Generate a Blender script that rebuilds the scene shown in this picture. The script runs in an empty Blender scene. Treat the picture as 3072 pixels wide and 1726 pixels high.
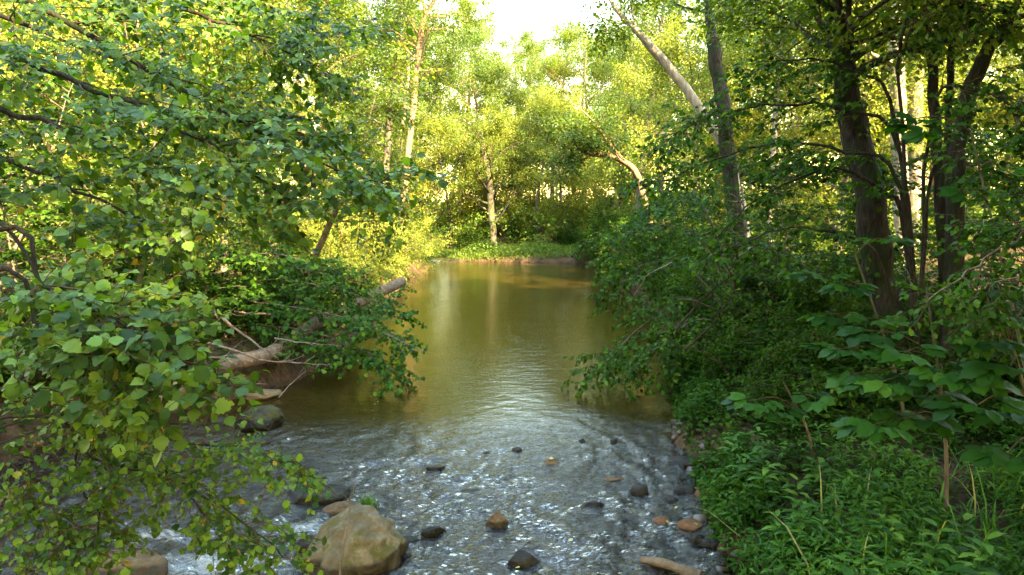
import bpy, math
import numpy as np
from mathutils import Vector, Matrix

# ------------------------------------------------------------------ camera, sky, sun, exposure
scene = bpy.context.scene
COL = scene.collection
CAM_H = 3.0
PITCH = math.radians(6.5)
FPX = 680.0                      # focal length in pixels of the 1024 wide picture
cam_data = bpy.data.cameras.new("camera")
cam_data.sensor_width = 36.0
cam_data.lens = 36.0 * FPX / 1024.0
cam_data.clip_start = 0.05
cam_data.clip_end = 3000.0
cam = bpy.data.objects.new("camera", cam_data)
cam.location = (0, 0, CAM_H)
cam.rotation_euler = (math.radians(90) - PITCH, 0, 0)
COL.objects.link(cam)
scene.camera = cam

SUN_EL = math.radians(40)
SUN_AZ = math.atan2(0.58, -0.81)          # from +Y towards +X: low sun behind the viewpoint, over the right shoulder
sun_dir = Vector((math.sin(SUN_AZ) * math.cos(SUN_EL), math.cos(SUN_AZ) * math.cos(SUN_EL), math.sin(SUN_EL)))
world = bpy.data.worlds.new("World")
scene.world = world
world.use_nodes = True
wn = world.node_tree.nodes
wn.clear()
w_out = wn.new("ShaderNodeOutputWorld")
w_bg = wn.new("ShaderNodeBackground")
w_sky = wn.new("ShaderNodeTexSky")
w_sky.sky_type = 'NISHITA'
w_sky.sun_disc = False
w_sky.sun_elevation = SUN_EL
w_sky.sun_rotation = SUN_AZ
w_sky.air_density = 2.6
w_sky.dust_density = 0.5
w_sky.ozone_density = 1.0
w_bg.inputs["Strength"].default_value = 0.15
world.node_tree.links.new(w_sky.outputs[0], w_bg.inputs[0])
world.node_tree.links.new(w_bg.outputs[0], w_out.inputs[0])

sun_data = bpy.data.lights.new("sun", 'SUN')
sun_data.energy = 5.0
sun_data.angle = math.radians(0.6)
sun_data.color = (1.0, 0.76, 0.42)
sun = bpy.data.objects.new("sun", sun_data)
sun.rotation_euler = sun_dir.to_track_quat('Z', 'Y').to_euler()
sun.location = (30, -30, 40)
COL.objects.link(sun)

scene.view_settings.view_transform = 'Standard'
scene.view_settings.look = 'None'
scene.view_settings.gamma = 1.0
scene.view_settings.use_curve_mapping = False
scene.view_settings.exposure = 3.85
scene.render.engine = 'CYCLES'
cy = scene.cycles
cy.max_bounces = 7
cy.diffuse_bounces = 1
cy.glossy_bounces = 3
cy.transmission_bounces = 5
cy.transparent_max_bounces = 6
cy.caustics_reflective = False
cy.caustics_refractive = False
cy.sample_clamp_indirect = 6.0
cy.use_denoising = True

# ------------------------------------------------------------------ maths helpers
RNG = np.random.default_rng(11)

def at(px, py, d):
    """World point seen at pixel (px, py) of the 1024 x 575 picture at ground distance d ahead."""
    u = (px - 512.0) / FPX
    v = -(py - 287.5) / FPX
    dy = math.cos(PITCH) + v * math.sin(PITCH)
    dz = -math.sin(PITCH) + v * math.cos(PITCH)
    t = d / dy
    return np.array([u * t, d, CAM_H + dz * t])

def to_px(P):
    P = np.atleast_2d(P)
    x, y, z = P[:, 0], P[:, 1], P[:, 2] - CAM_H
    f = y * math.cos(PITCH) - z * math.sin(PITCH)
    up = y * math.sin(PITCH) + z * math.cos(PITCH)
    f = np.where(f < 0.01, 0.01, f)
    return 512 + FPX * x / f, 287.5 - FPX * up / f, f

def nrm(v):
    return v / np.maximum(np.linalg.norm(v, axis=-1, keepdims=True), 1e-9)

def sst(a, b, x):
    t = np.clip((x - a) / (b - a), 0, 1)
    return t * t * (3 - 2 * t)

def _h(ix, iy, iz):
    n = (ix.astype(np.int64) * 374761393 + iy.astype(np.int64) * 668265263 + iz.astype(np.int64) * 1274126177) & 0xffffffff
    n = ((n ^ (n >> 13)) * 1274126177) & 0xffffffff
    n = ((n ^ (n >> 16)) * 2246822519) & 0xffffffff
    return ((n ^ (n >> 15)) & 0xffffff) / float(0xffffff)

def vnoise(x, y, z=0.0):
    x = np.asarray(x, float); y = np.asarray(y, float); z = np.zeros_like(x) + z
    ix, iy, iz = np.floor(x), np.floor(y), np.floor(z)
    fx, fy, fz = x - ix, y - iy, z - iz
    fx = fx * fx * (3 - 2 * fx); fy = fy * fy * (3 - 2 * fy); fz = fz * fz * (3 - 2 * fz)
    r = 0
    for a in (0, 1):
        for b in (0, 1):
            for c in (0, 1):
                r = r + _h(ix + a, iy + b, iz + c) * (fx if a else 1 - fx) * (fy if b else 1 - fy) * (fz if c else 1 - fz)
    return r * 2 - 1

def fbm(x, y, z=0.0, o=4):
    r, a = 0, 1.0
    for i in range(o):
        r = r + a * vnoise(np.asarray(x) * 2 ** i + 17.3 * i, np.asarray(y) * 2 ** i - 9.1 * i, np.asarray(z) * 2 ** i + 5.7 * i)
        a *= 0.5
    return r

def smooth_line(ctrl, n):
    """Catmull-Rom through control points -> (n,3)."""
    c = np.array(ctrl, float)
    c = np.vstack([2 * c[0] - c[1], c, 2 * c[-1] - c[-2]])
    m = len(c) - 3
    t = np.linspace(0, m - 1e-6, n)
    i = t.astype(int); f = (t - i)[:, None]
    p0, p1, p2, p3 = c[i], c[i + 1], c[i + 2], c[i + 3]
    return 0.5 * (2 * p1 + (p2 - p0) * f + (2 * p0 - 5 * p1 + 4 * p2 - p3) * f ** 2 + (3 * p1 - p0 - 3 * p2 + p3) * f ** 3)

# ------------------------------------------------------------------ mesh helpers
class MB:
    def __init__(s):
        s.v, s.f, s.t, s.n = [], [], [], 0
    def add(s, v, f, mat=0, tint=0.5, smooth=False):
        v = np.asarray(v, float).reshape(-1, 3); f = np.asarray(f, np.int64)
        if not len(f):
            return s
        s.v.append(v)
        s.t.append(np.broadcast_to(np.asarray(tint, float), (len(v),)))
        s.f.append((f + s.n, mat, smooth))
        s.n += len(v)
        return s
    def mesh(s, name, mats, base=(0, 0, 0), attr='tint', extra=None):
        me = bpy.data.meshes.new(name)
        v = np.vstack(s.v) - np.asarray(base, float)
        me.vertices.add(len(v))
        me.vertices.foreach_set("co", v.astype(np.float32).ravel())
        vi = np.concatenate([f.ravel() for f, m, sm in s.f])
        tot = np.concatenate([np.full(len(f), f.shape[1]) for f, m, sm in s.f])
        mi = np.concatenate([np.full(len(f), m) for f, m, sm in s.f])
        sm_ = np.concatenate([np.full(len(f), sm) for f, m, sm in s.f])
        start = np.concatenate([[0], np.cumsum(tot)[:-1]])
        me.loops.add(len(vi))
        me.loops.foreach_set("vertex_index", vi.astype(np.int32))
        me.polygons.add(len(tot))
        me.polygons.foreach_set("loop_start", start.astype(np.int32))
        me.polygons.foreach_set("loop_total", tot.astype(np.int32))
        me.polygons.foreach_set("material_index", mi.astype(np.int32))
        me.polygons.foreach_set("use_smooth", sm_.astype(bool))
        for m in mats:
            me.materials.append(m)
        a = me.attributes.new(attr, 'FLOAT', 'POINT')
        a.data.foreach_set("value", np.concatenate(s.t).astype(np.float32))
        for k, arr in (extra or {}).items():
            a = me.attributes.new(k, 'FLOAT', 'POINT')
            a.data.foreach_set("value", np.asarray(arr, np.float32))
        me.update(calc_edges=True)
        return me

def obj(name, me, parent=None, loc=(0, 0, 0)):
    o = bpy.data.objects.new(name, me)
    COL.objects.link(o)
    o.location = loc
    if parent is not None:
        o.parent = parent
    return o

def tag(o, label=None, cat=None, group=None, kind=None):
    if label: o["label"] = label
    if cat: o["category"] = cat
    if group: o["group"] = group
    if kind: o["kind"] = kind
    return o

def root(name, base, label, cat, group=None, rz=0.0, sc=1.0):
    o = obj(name, None, None, base)
    o.empty_display_size = 0.2
    o.rotation_euler = (0, 0, rz)
    o.scale = (sc, sc, sc)
    return tag(o, label, cat, group)

def tubes(P, R, k=6, jitter=0.0, scale=6.0):
    """P (N,S,3), R (N,S) -> verts, quads."""
    N, S, _ = P.shape
    T = np.empty_like(P)
    T[:, 1:-1] = P[:, 2:] - P[:, :-2]
    T[:, 0] = P[:, 1] - P[:, 0]; T[:, -1] = P[:, -1] - P[:, -2]
    T = nrm(T)
    ref = np.where(np.abs(T[:, :1, 2:3]) > 0.8, np.array([1.0, 0, 0]), np.array([0, 0, 1.0]))
    A = nrm(np.cross(np.broadcast_to(ref, T.shape), T)); B = np.cross(T, A)
    th = np.arange(k) * 2 * np.pi / k
    V = A[:, :, None] * np.cos(th)[None, None, :, None] + B[:, :, None] * np.sin(th)[None, None, :, None]
    rr = np.broadcast_to(R[:, :, None, None], V.shape[:3] + (1,)).copy()
    if jitter:
        q = P[:, :, None] + V * R[:, :, None, None]
        rr = rr * (1 + jitter * fbm(q[..., 0] * scale, q[..., 1] * scale, q[..., 2] * scale * 0.35, 3)[..., None])
    V = P[:, :, None] + V * rr
    idx = np.arange(N * S * k).reshape(N, S, k)
    a = idx[:, :-1]; b = idx[:, 1:]
    q = np.stack([a, np.roll(a, -1, 2), np.roll(b, -1, 2), b], -1)
    return V.reshape(-1, 3), q.reshape(-1, 4)

def grow(P0, D0, L, S, wander=0.25, trop=(0, 0, 0.1), rng=RNG):
    P0 = np.atleast_2d(P0); D = nrm(np.atleast_2d(D0).astype(float)); L = np.asarray(L, float)
    N = len(P0)
    out = np.empty((N, S, 3)); out[:, 0] = P0
    st = (L / (S - 1))[:, None]
    tr = np.asarray(trop, float)
    for i in range(1, S):
        D = nrm(D + rng.normal(0, wander, (N, 3)) / math.sqrt(S) * 2 + tr / (S - 1))
        out[:, i] = out[:, i - 1] + D * st
    return out

def along(P, t):
    """Point and tangent on each polyline P[(N,S,3)] at t (N,K)."""
    N, S, _ = P.shape
    x = np.clip(t, 0, 1) * (S - 1)
    i = np.minimum(x.astype(int), S - 2); f = (x - i)[..., None]
    n = np.arange(N)[:, None]
    a, b = P[n, i], P[n, i + 1]
    return a + (b - a) * f, nrm(b - a)

def spawn(P, K, t0=0.2, t1=1.0, ang=55, dang=10, planar=0.0, rng=RNG):
    """K children per polyline: start points, directions, t, all (N*K,...)."""
    N = len(P)
    t = t0 + (t1 - t0) * (np.arange(K)[None, :] + rng.uniform(0, 1, (N, K))) / K
    p, T = along(P, t)
    lat = nrm(np.cross(T, np.array([0, 0, 1.0])) + 1e-4)
    upv = np.cross(lat, T)
    side = np.where((np.arange(K)[None, :] % 2) == 0, 1.0, -1.0)
    az_planar = np.where(side > 0, 0, np.pi) + rng.normal(0, 0.3, (N, K))
    az_free = rng.uniform(0, 2 * np.pi, (N, K))
    az = np.where(rng.uniform(0, 1, (N, K)) < planar, az_planar, az_free)
    a = np.radians(ang + rng.normal(0, dang, (N, K)))
    D = T * np.cos(a)[..., None] + (lat * np.cos(az)[..., None] + upv * np.sin(az)[..., None]) * np.sin(a)[..., None]
    return p.reshape(-1, 3), nrm(D).reshape(-1, 3), t.reshape(-1)

# leaf templates: blade along +Y, face +Z
def leaf_far(w=0.33):
    v = np.array([[0, 0, 0], [w, 0.42, 0.10], [0, 1, -0.06], [-w, 0.42, 0.10]])
    return v, np.array([[0, 1, 2, 3]])

def leaf_mid(w=0.36):
    v = np.array([[0, 0, 0], [0, 0.5, 0.03], [0, 1, -0.12], [w * 0.85, 0.24, 0.09], [w, 0.5, 0.10], [-w * 0.85, 0.24, 0.09], [-w, 0.5, 0.10]])
    f = np.array([[0, 3, 1], [3, 4, 1], [4, 2, 1], [0, 1, 5], [5, 1, 6], [6, 1, 2]])
    return v, f

def leaf_hero(w=0.38, serr=0.06, n=8, droop=0.16, fold=0.14, petiole=0.22, peak=0.40):
    """Ovate toothed leaf with folded halves, drooping tip and a petiole."""
    ys = np.linspace(0, 1, n)
    prof = np.where(ys < peak, np.sin(ys / peak * np.pi / 2) ** 0.65, np.cos((ys - peak) / (1 - peak) * np.pi / 2) ** 0.9)
    prof = prof * w
    prof[1:-1] *= 1 + serr * np.where(np.arange(1, n - 1) % 2 == 0, 1, -1)
    prof[0] = 0.03; prof[-1] = 0.0
    z = -droop * ys ** 2
    V = [[0, y, zz] for y, zz in zip(ys, z)]
    V += [[p, y - 0.03 * (i % 2), zz + fold * p + 0.02 * math.sin(i * 1.9)] for i, (p, y, zz) in enumerate(zip(prof, ys, z))]
    V += [[-p, y - 0.03 * (i % 2), zz + fold * p + 0.02 * math.cos(i * 1.7)] for i, (p, y, zz) in enumerate(zip(prof, ys, z))]
    V += [[0.012, -petiole, 0.05], [-0.012, -petiole, 0.05]]
    V = np.array(V, float); V[:, 1] += petiole
    F = []
    for i in range(n - 1):
        F.append([i, n + i, n + i + 1, i + 1])
        F.append([i, i + 1, 2 * n + i + 1, 2 * n + i])
    F.append([3 * n, n, 2 * n, 3 * n + 1])
    V[:, 1] /= (1 + petiole)
    return V, np.array(F)

def frames(D, Nn):
    D = nrm(D); X = nrm(np.cross(D, Nn)); Z = np.cross(X, D)
    return np.stack([X, D, Z], -1)          # (N,3,3) columns

def scatter(tpl, P, M, S):
    tv, tf = tpl
    V = np.einsum('nij,vj->nvi', M, tv) * S[:, None, None] + P[:, None]
    F = tf[None] + (np.arange(len(P)) * len(tv))[:, None, None]
    return V.reshape(-1, 3), F.reshape(-1, tf.shape[1]), len(tv)

def twig_leaves(TW, K, spread=0.02, ang=55, droop=0.35, tilt=0.35, t0=0.12, rng=RNG, nbias=(0, 0, 1.0)):
    """K leaves alternately along each twig. Returns P, D, N."""
    n = len(TW)
    t = t0 + (1 - t0) * (np.arange(K)[None] + rng.uniform(0.2, 0.8, (n, K))) / K
    p, T = along(TW, t)
    lat = nrm(np.cross(T, np.array([0, 0, 1.0])) + 1e-4)
    s = np.where(np.arange(K)[None] % 2 == 0, 1.0, -1.0)[..., None]
    a = np.radians(ang + rng.normal(0, 14, (n, K)))[..., None]
    D = T * np.cos(a) + lat * s * np.sin(a)
    D = nrm(D + np.array([0, 0, -droop]) + rng.normal(0, tilt * 0.6, D.shape))
    Nn = np.array(nbias) + rng.normal(0, tilt, D.shape)
    p = p + rng.normal(0, spread, p.shape)
    return p.reshape(-1, 3), D.reshape(-1, 3), Nn.reshape(-1, 3)

# ------------------------------------------------------------------ materials
def nodes_of(m):
    m.use_nodes = True
    nt = m.node_tree
    nt.nodes.clear()
    out = nt.nodes.new("ShaderNodeOutputMaterial")
    def N(kind, **kw):
        n = nt.nodes.new("ShaderNode" + kind)
        for k, v in kw.items():
            if k.startswith("i_"):
                n.inputs[k[2:].replace("_", " ")].default_value = v
            else:
                setattr(n, k, v)
        return n
    return nt, out, N, nt.links.new

def rgba(c):
    return (c[0], c[1], c[2], 1)

def ramp(N, stops):
    r = N("ValToRGB")
    e = r.color_ramp.elements
    e[0].position, e[0].color = stops[0][0], rgba(stops[0][1])
    e[1].position, e[1].color = stops[-1][0], rgba(stops[-1][1])
    for p, c in stops[1:-1]:
        n = e.new(p); n.color = rgba(c)
    return r

def leaf_mat(name, stops, trans=0.42, rough=0.42, spec=0.45, per_object=False, shift=0.0, tcol=(1.5, 1.4, 0.35)):
    m = bpy.data.materials.new(name)
    nt, out, N, L = nodes_of(m)
    info = N("ObjectInfo")
    if per_object:
        src = info.outputs["Random"]
    else:
        a = N("Attribute", attribute_name="tint")
        src = a.outputs["Fac"]
        if shift:
            mu = N("Math", operation='MULTIPLY_ADD'); mu.inputs[1].default_value = shift; mu.inputs[2].default_value = -shift / 2
            L(info.outputs["Random"], mu.inputs[0])
            ad = N("Math", operation='ADD', use_clamp=True)
            L(src, ad.inputs[0]); L(mu.outputs[0], ad.inputs[1]); src = ad.outputs[0]
    r = ramp(N, stops); L(src, r.inputs[0])
    p = N("BsdfPrincipled", i_Roughness=rough)
    p.inputs["Specular IOR Level"].default_value = spec
    L(r.outputs[0], p.inputs["Base Color"])
    mx = N("Mix", data_type='RGBA', blend_type='MULTIPLY'); mx.inputs[0].default_value = 1.0
    L(r.outputs[0], mx.inputs[6]); mx.inputs[7].default_value = rgba(tcol)
    t = N("BsdfTranslucent"); L(mx.outputs[2], t.inputs[0])
    ms = N("MixShader"); ms.inputs[0].default_value = trans
    L(p.outputs[0], ms.inputs[1]); L(t.outputs[0], ms.inputs[2]); L(ms.outputs[0], out.inputs[0])
    return m

def bark_mat(name, dark, light, sc=9.0, moss=None, bump=0.6, stretch=0.18, extra=None):
    m = bpy.data.materials.new(name)
    nt, out, N, L = nodes_of(m)
    tc = N("TexCoord")
    mp = N("Mapping"); mp.inputs["Scale"].default_value = (1, 1, stretch)
    L(tc.outputs["Object"], mp.inputs[0])
    n1 = N("TexNoise", i_Scale=sc, i_Detail=7.0, i_Roughness=0.7); L(mp.outputs[0], n1.inputs["Vector"])
    v1 = N("TexVoronoi", i_Scale=sc * 1.6); L(mp.outputs[0], v1.inputs["Vector"])
    r = ramp(N, [(0.30, dark), (0.52, tuple((a + b) / 2 for a, b in zip(dark, light))), (0.72, light)]); L(n1.outputs[0], r.inputs[0])
    colr = r.outputs[0]
    if moss:
        n2 = N("TexNoise", i_Scale=2.2, i_Detail=5.0); L(tc.outputs["Object"], n2.inputs["Vector"])
        rm = ramp(N, [(0.50, (0, 0, 0)), (0.62, (1, 1, 1))]); L(n2.outputs[0], rm.inputs[0])
        mm = N("Mix", data_type='RGBA'); L(rm.outputs[0], mm.inputs[0]); L(colr, mm.inputs[6]); mm.inputs[7].default_value = rgba(moss)
        colr = mm.outputs[2]
    p = N("BsdfPrincipled", i_Roughness=0.9); p.inputs["Specular IOR Level"].default_value = 0.08
    L(colr, p.inputs["Base Color"])
    ad = N("Math", operation='MULTIPLY'); L(n1.outputs[0], ad.inputs[0]); L(v1.outputs["Distance"], ad.inputs[1])
    b = N("Bump", i_Strength=bump, i_Distance=0.04); L(ad.outputs[0], b.inputs["Height"]); L(b.outputs[0], p.inputs["Normal"])
    L(p.outputs[0], out.inputs[0])
    return m

def rock_mat(name, cols, wet_z, moss=None, moss_amt=0.5, wet=(0.25, 0.22, 0.18)):
    """Stone with lichen patches, moss on top and a wet, darker foot up to about wet_z."""
    m = bpy.data.materials.new(name)
    nt, out, N, L = nodes_of(m)
    tc = N("TexCoord"); geo = N("NewGeometry")
    n1 = N("TexNoise", i_Scale=3.0, i_Detail=9.0, i_Roughness=0.68); L(tc.outputs["Object"], n1.inputs["Vector"])
    n2 = N("TexNoise", i_Scale=26.0, i_Detail=6.0, i_Roughness=0.75); L(tc.outputs["Object"], n2.inputs["Vector"])
    r = ramp(N, [(0.28, cols[0]), (0.5, cols[1]), (0.70, cols[2])]); L(n1.outputs[0], r.inputs[0])
    m2 = N("Mix", data_type='RGBA', blend_type='OVERLAY'); m2.inputs[0].default_value = 0.55
    L(r.outputs[0], m2.inputs[6]); L(n2.outputs[0], m2.inputs[7])
    colr = m2.outputs[2]
    if moss:
        n3 = N("TexNoise", i_Scale=4.5, i_Detail=6.0, i_Roughness=0.7); L(tc.outputs["Object"], n3.inputs["Vector"])
        rm = ramp(N, [(0.58 - 0.2 * moss_amt, (0, 0, 0)), (0.70 - 0.2 * moss_amt, (1, 1, 1))]); L(n3.outputs[0], rm.inputs[0])
        mm = N("Mix", data_type='RGBA'); L(rm.outputs[0], mm.inputs[0]); L(colr, mm.inputs[6]); mm.inputs[7].default_value = rgba(moss)
        colr = mm.outputs[2]
    sp = N("SeparateXYZ"); L(geo.outputs["Position"], sp.inputs[0])
    wz = N("Math", operation='MULTIPLY_ADD'); L(n1.outputs[0], wz.inputs[0]); wz.inputs[1].default_value = -0.16; L(sp.outputs["Z"], wz.inputs[2])
    mr = N("MapRange", clamp=True); L(wz.outputs[0], mr.inputs[0])
    mr.inputs[1].default_value = wet_z - 0.08; mr.inputs[2].default_value = wet_z - 0.05; mr.inputs[3].default_value = 1.0; mr.inputs[4].default_value = 0.0
    wm = N("Mix", data_type='RGBA', blend_type='MULTIPLY'); L(mr.outputs[0], wm.inputs[0]); L(colr, wm.inputs[6]); wm.inputs[7].default_value = rgba(wet)
    rr = N("MapRange"); L(mr.outputs[0], rr.inputs[0]); rr.inputs[3].default_value = 0.85; rr.inputs[4].default_value = 0.38
    p = N("BsdfPrincipled"); p.inputs["Specular IOR Level"].default_value = 0.15; L(wm.outputs[2], p.inputs["Base Color"]); L(rr.outputs[0], p.inputs["Roughness"])
    b = N("Bump", i_Strength=0.9, i_Distance=0.035)
    bb = N("Math", operation='MULTIPLY_ADD'); L(n2.outputs[0], bb.inputs[0]); bb.inputs[1].default_value = 0.35; L(n1.outputs[0], bb.inputs[2])
    L(bb.outputs[0], b.inputs["Height"]); L(b.outputs[0], p.inputs["Normal"]); L(p.outputs[0], out.inputs[0])
    return m

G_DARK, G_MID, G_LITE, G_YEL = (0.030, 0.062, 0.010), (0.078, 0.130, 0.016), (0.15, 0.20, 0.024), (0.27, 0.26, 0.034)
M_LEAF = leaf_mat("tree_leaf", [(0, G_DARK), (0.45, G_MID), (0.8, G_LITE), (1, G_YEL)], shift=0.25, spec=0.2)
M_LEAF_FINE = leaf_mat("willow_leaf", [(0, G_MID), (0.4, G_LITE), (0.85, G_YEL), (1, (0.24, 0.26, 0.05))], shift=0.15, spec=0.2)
M_LEAF_SHADED = leaf_mat("shade_darkened_leaf", [(0, (0.006, 0.019, 0.002)), (0.45, (0.021, 0.056, 0.004)), (0.85, (0.055, 0.115, 0.009)), (1, (0.11, 0.16, 0.015))], rough=0.55, spec=0.06, shift=0.2)  # understorey shade put into the colour: greens lowered below the tree leaf
_birch = [(0, (0.018, 0.050, 0.005)), (0.45, (0.062, 0.130, 0.010)), (0.8, (0.14, 0.225, 0.018)), (0.965, (0.14, 0.27, 0.025)), (0.985, (0.16, 0.28, 0.03)), (1, (0.30, 0.24, 0.03))]
M_BIRCH = leaf_mat("birch_leaf", _birch, rough=0.42, spec=0.22)
M_BIRCH_ONE = leaf_mat("birch_leaf_single", _birch, rough=0.42, spec=0.22, per_object=True)
_maple = [(0, (0.008, 0.026, 0.002)), (0.5, (0.027, 0.076, 0.005)), (0.85, (0.056, 0.13, 0.009)), (1, (0.10, 0.18, 0.014))]  # greens lowered so part of the right-bank shade sits in the colour
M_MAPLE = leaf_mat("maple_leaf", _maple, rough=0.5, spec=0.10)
M_MAPLE_ONE = leaf_mat("maple_leaf_single", _maple, rough=0.5, spec=0.10, per_object=True)
_buck = [(0, (0.012, 0.042, 0.005)), (0.6, (0.026, 0.084, 0.008)), (0.9, (0.048, 0.13, 0.012)), (1, (0.10, 0.19, 0.02))]  # leaf green kept low to help the right side read as shaded
M_BUCK_ONE = leaf_mat("buckeye_leaf_single", _buck, rough=0.42, spec=0.15, per_object=True)
_weed = [(0, (0.018, 0.062, 0.008)), (0.5, (0.052, 0.14, 0.014)), (1, (0.13, 0.23, 0.025))]
M_WEED = leaf_mat("weed_leaf", _weed, rough=0.45, spec=0.2)
M_WEED_ONE = leaf_mat("weed_leaf_single", _weed, rough=0.45, spec=0.2, per_object=True)
M_GRASS = leaf_mat("grass_blade", [(0, (0.022, 0.075, 0.010)), (0.6, (0.055, 0.15, 0.018)), (0.93, (0.11, 0.21, 0.03)), (1, (0.30, 0.26, 0.10))], rough=0.5, spec=0.15)
M_LITTER = leaf_mat("dead_leaf", [(0, (0.03, 0.016, 0.008)), (0.5, (0.08, 0.042, 0.02)), (0.85, (0.16, 0.09, 0.045)), (1, (0.30, 0.20, 0.09))], trans=0.15, rough=0.7, spec=0.2, tcol=(1, 0.8, 0.5))
M_BARK = bark_mat("grey_brown_bark", (0.035, 0.026, 0.019), (0.20, 0.16, 0.12), moss=(0.075, 0.09, 0.035))
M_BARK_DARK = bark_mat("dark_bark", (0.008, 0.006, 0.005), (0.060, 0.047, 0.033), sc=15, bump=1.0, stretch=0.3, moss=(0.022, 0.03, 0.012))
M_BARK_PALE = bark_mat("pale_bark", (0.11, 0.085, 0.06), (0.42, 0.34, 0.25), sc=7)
M_BARK_WARM = bark_mat("warm_bark", (0.09, 0.05, 0.028), (0.30, 0.19, 0.11), sc=8)
M_TWIG = bark_mat("twig_bark", (0.035, 0.022, 0.015), (0.10, 0.065, 0.04), sc=20, bump=0.1)
M_DEAD = bark_mat("weathered_wood", (0.075, 0.055, 0.038), (0.25, 0.195, 0.145), sc=14, bump=0.5)
M_LOG = bark_mat("barkless_log", (0.055, 0.037, 0.024), (0.20, 0.14, 0.092), sc=10, bump=0.5, stretch=1.0)

# ------------------------------------------------------------------ terrain
YS_ = np.array([-40, 0, 4, 5.6, 7.6, 9.0, 9.7, 10.6, 12.4, 14, 18.7, 25.8, 32, 37, 38.6, 39.8, 44, 50, 60, 90])
XL_ = np.array([-6.4, -6.4, -6.4, -6.4, -6.3, -6.0, -5.2, -4.5, -3.65, -3.7, -4.0, -4.3, -4.4, -4.6, -4.9, -5.3, -7.0, -11, -20, -60])
XR_ = np.array([1.9, 1.9, 1.95, 2.0, 2.25, 2.45, 2.55, 2.7, 3.0, 3.3, 4.0, 4.6, 4.7, 4.6, 4.0, -3.3, -4.6, -8.4, -17, -55])

def banks(y):
    return np.interp(y, YS_, XL_), np.interp(y, YS_, XR_)

def water_z(y):
    return -0.30 * (1 - sst(4.5, 9.6, y)) + 0.10 * sst(39.0, 41.5, y)

def ground(x, y):
    x = np.asarray(x, float); y = np.asarray(y, float)
    xl, xr = banks(y)
    wob = 0.22 * fbm(x * 0.9, y * 0.9, 3.1, 3)
    left = (xl - x) + wob; right = (x - xr) + wob
    s = np.maximum(left, right)
    side = left > right
    hb = np.where(side, 0.60, 0.42 + 0.25 * sst(8, 14, y))
    bar = sst(37.6, 38.8, y) * (1 - sst(44, 50, y)) * (~side)
    hb = hb * (1 - 0.88 * bar)
    out = hb * (1 - np.exp(-np.maximum(s, 0) / 0.33)) + 0.10 * np.minimum(np.maximum(s, 0), 9) * (1 - 0.6 * bar) + 0.03 * np.maximum(s - 9, 0)
    out = out + 0.10 * fbm(x * 0.5, y * 0.5, 1.0, 4) * sst(0.2, 2, s)
    rif = 1 - sst(8.0, 10.5, y)
    depth = 0.55 * (1 - rif) + (0.16 + 0.10 * sst(1.5, -2.0, x)) * rif
    depth = depth * (1 - np.exp(-np.maximum(-s, 0) / 0.5)) + 0.02
    inn = -depth + 0.05 * fbm(x * 2.2, y * 2.2, 7.0, 4) * (0.4 + rif)
    return water_z(y) + np.where(s > 0, out, inn)

def gz(x, y):
    return float(ground(np.array([x]), np.array([y]))[0])

def axis(lo, hi, step, far_lo, far_hi, g=1.25):
    a = list(np.arange(lo, hi + 1e-6, step))
    s, x = step, hi
    while x < far_hi:
        s *= g; x += s; a.append(x)
    s, x = step, lo
    pre = []
    while x > far_lo:
        s *= g; x -= s; pre.append(x)
    return np.array(pre[::-1] + a)

def grid(xs, ys, zfun):
    X, Y = np.meshgrid(xs, ys)
    Z = zfun(X, Y)
    nx, ny = len(xs), len(ys)
    i = np.arange(nx * ny).reshape(ny, nx)
    F = np.stack([i[:-1, :-1], i[:-1, 1:], i[1:, 1:], i[1:, :-1]], -1).reshape(-1, 4)
    return np.stack([X, Y, Z], -1).reshape(-1, 3), F

def ground_mat():
    m = bpy.data.materials.new("forest_soil")
    nt, out, N, L = nodes_of(m)
    tc = N("TexCoord")
    n1 = N("TexNoise", i_Scale=1.4, i_Detail=8.0, i_Roughness=0.7); L(tc.outputs["Object"], n1.inputs["Vector"])
    n2 = N("TexVoronoi", i_Scale=14.0); L(tc.outputs["Object"], n2.inputs["Vector"])
    r1 = ramp(N, [(0.3, (0.022, 0.014, 0.008)), (0.5, (0.055, 0.033, 0.017)), (0.7, (0.12, 0.07, 0.034))]); L(n1.outputs[0], r1.inputs[0])
    mx = N("Mix", data_type='RGBA', blend_type='OVERLAY'); mx.inputs[0].default_value = 0.5
    L(r1.outputs[0], mx.inputs[6]); L(n2.outputs["Color"], mx.inputs[7])
    hs = N("HueSaturation"); hs.inputs["Saturation"].default_value = 0.8; L(mx.outputs[2], hs.inputs["Color"])
    mm = N("Mix", data_type='RGBA'); mm.inputs[0].default_value = 0.35
    L(r1.outputs[0], mm.inputs[6]); L(hs.outputs[0], mm.inputs[7])
    r1b = N("Mix", data_type='RGBA'); r1b.inputs[0].default_value = 0.7; L(mm.outputs[2], r1b.inputs[6]); L(r1.outputs[0], r1b.inputs[7])
    p = N("BsdfPrincipled", i_Roughness=0.9); p.inputs["Specular IOR Level"].default_value = 0.1; L(r1b.outputs[2], p.inputs["Base Color"])
    b = N("Bump", i_Strength=0.6, i_Distance=0.05)
    a = N("Math", operation='ADD'); L(n1.outputs[0], a.inputs[0]); L(n2.outputs["Distance"], a.inputs[1])
    L(a.outputs[0], b.inputs["Height"]); L(b.outputs[0], p.inputs["Normal"]); L(p.outputs[0], out.inputs[0])
    return m

xs = axis(-8, 8, 0.11, -420, 420)
ys = axis(3.0, 46, 0.13, -160, 900)
V, F = grid(xs, ys, ground)
tag(obj("ground", MB().add(V, F, smooth=True).mesh("ground", [ground_mat()])), kind="structure")

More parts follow.
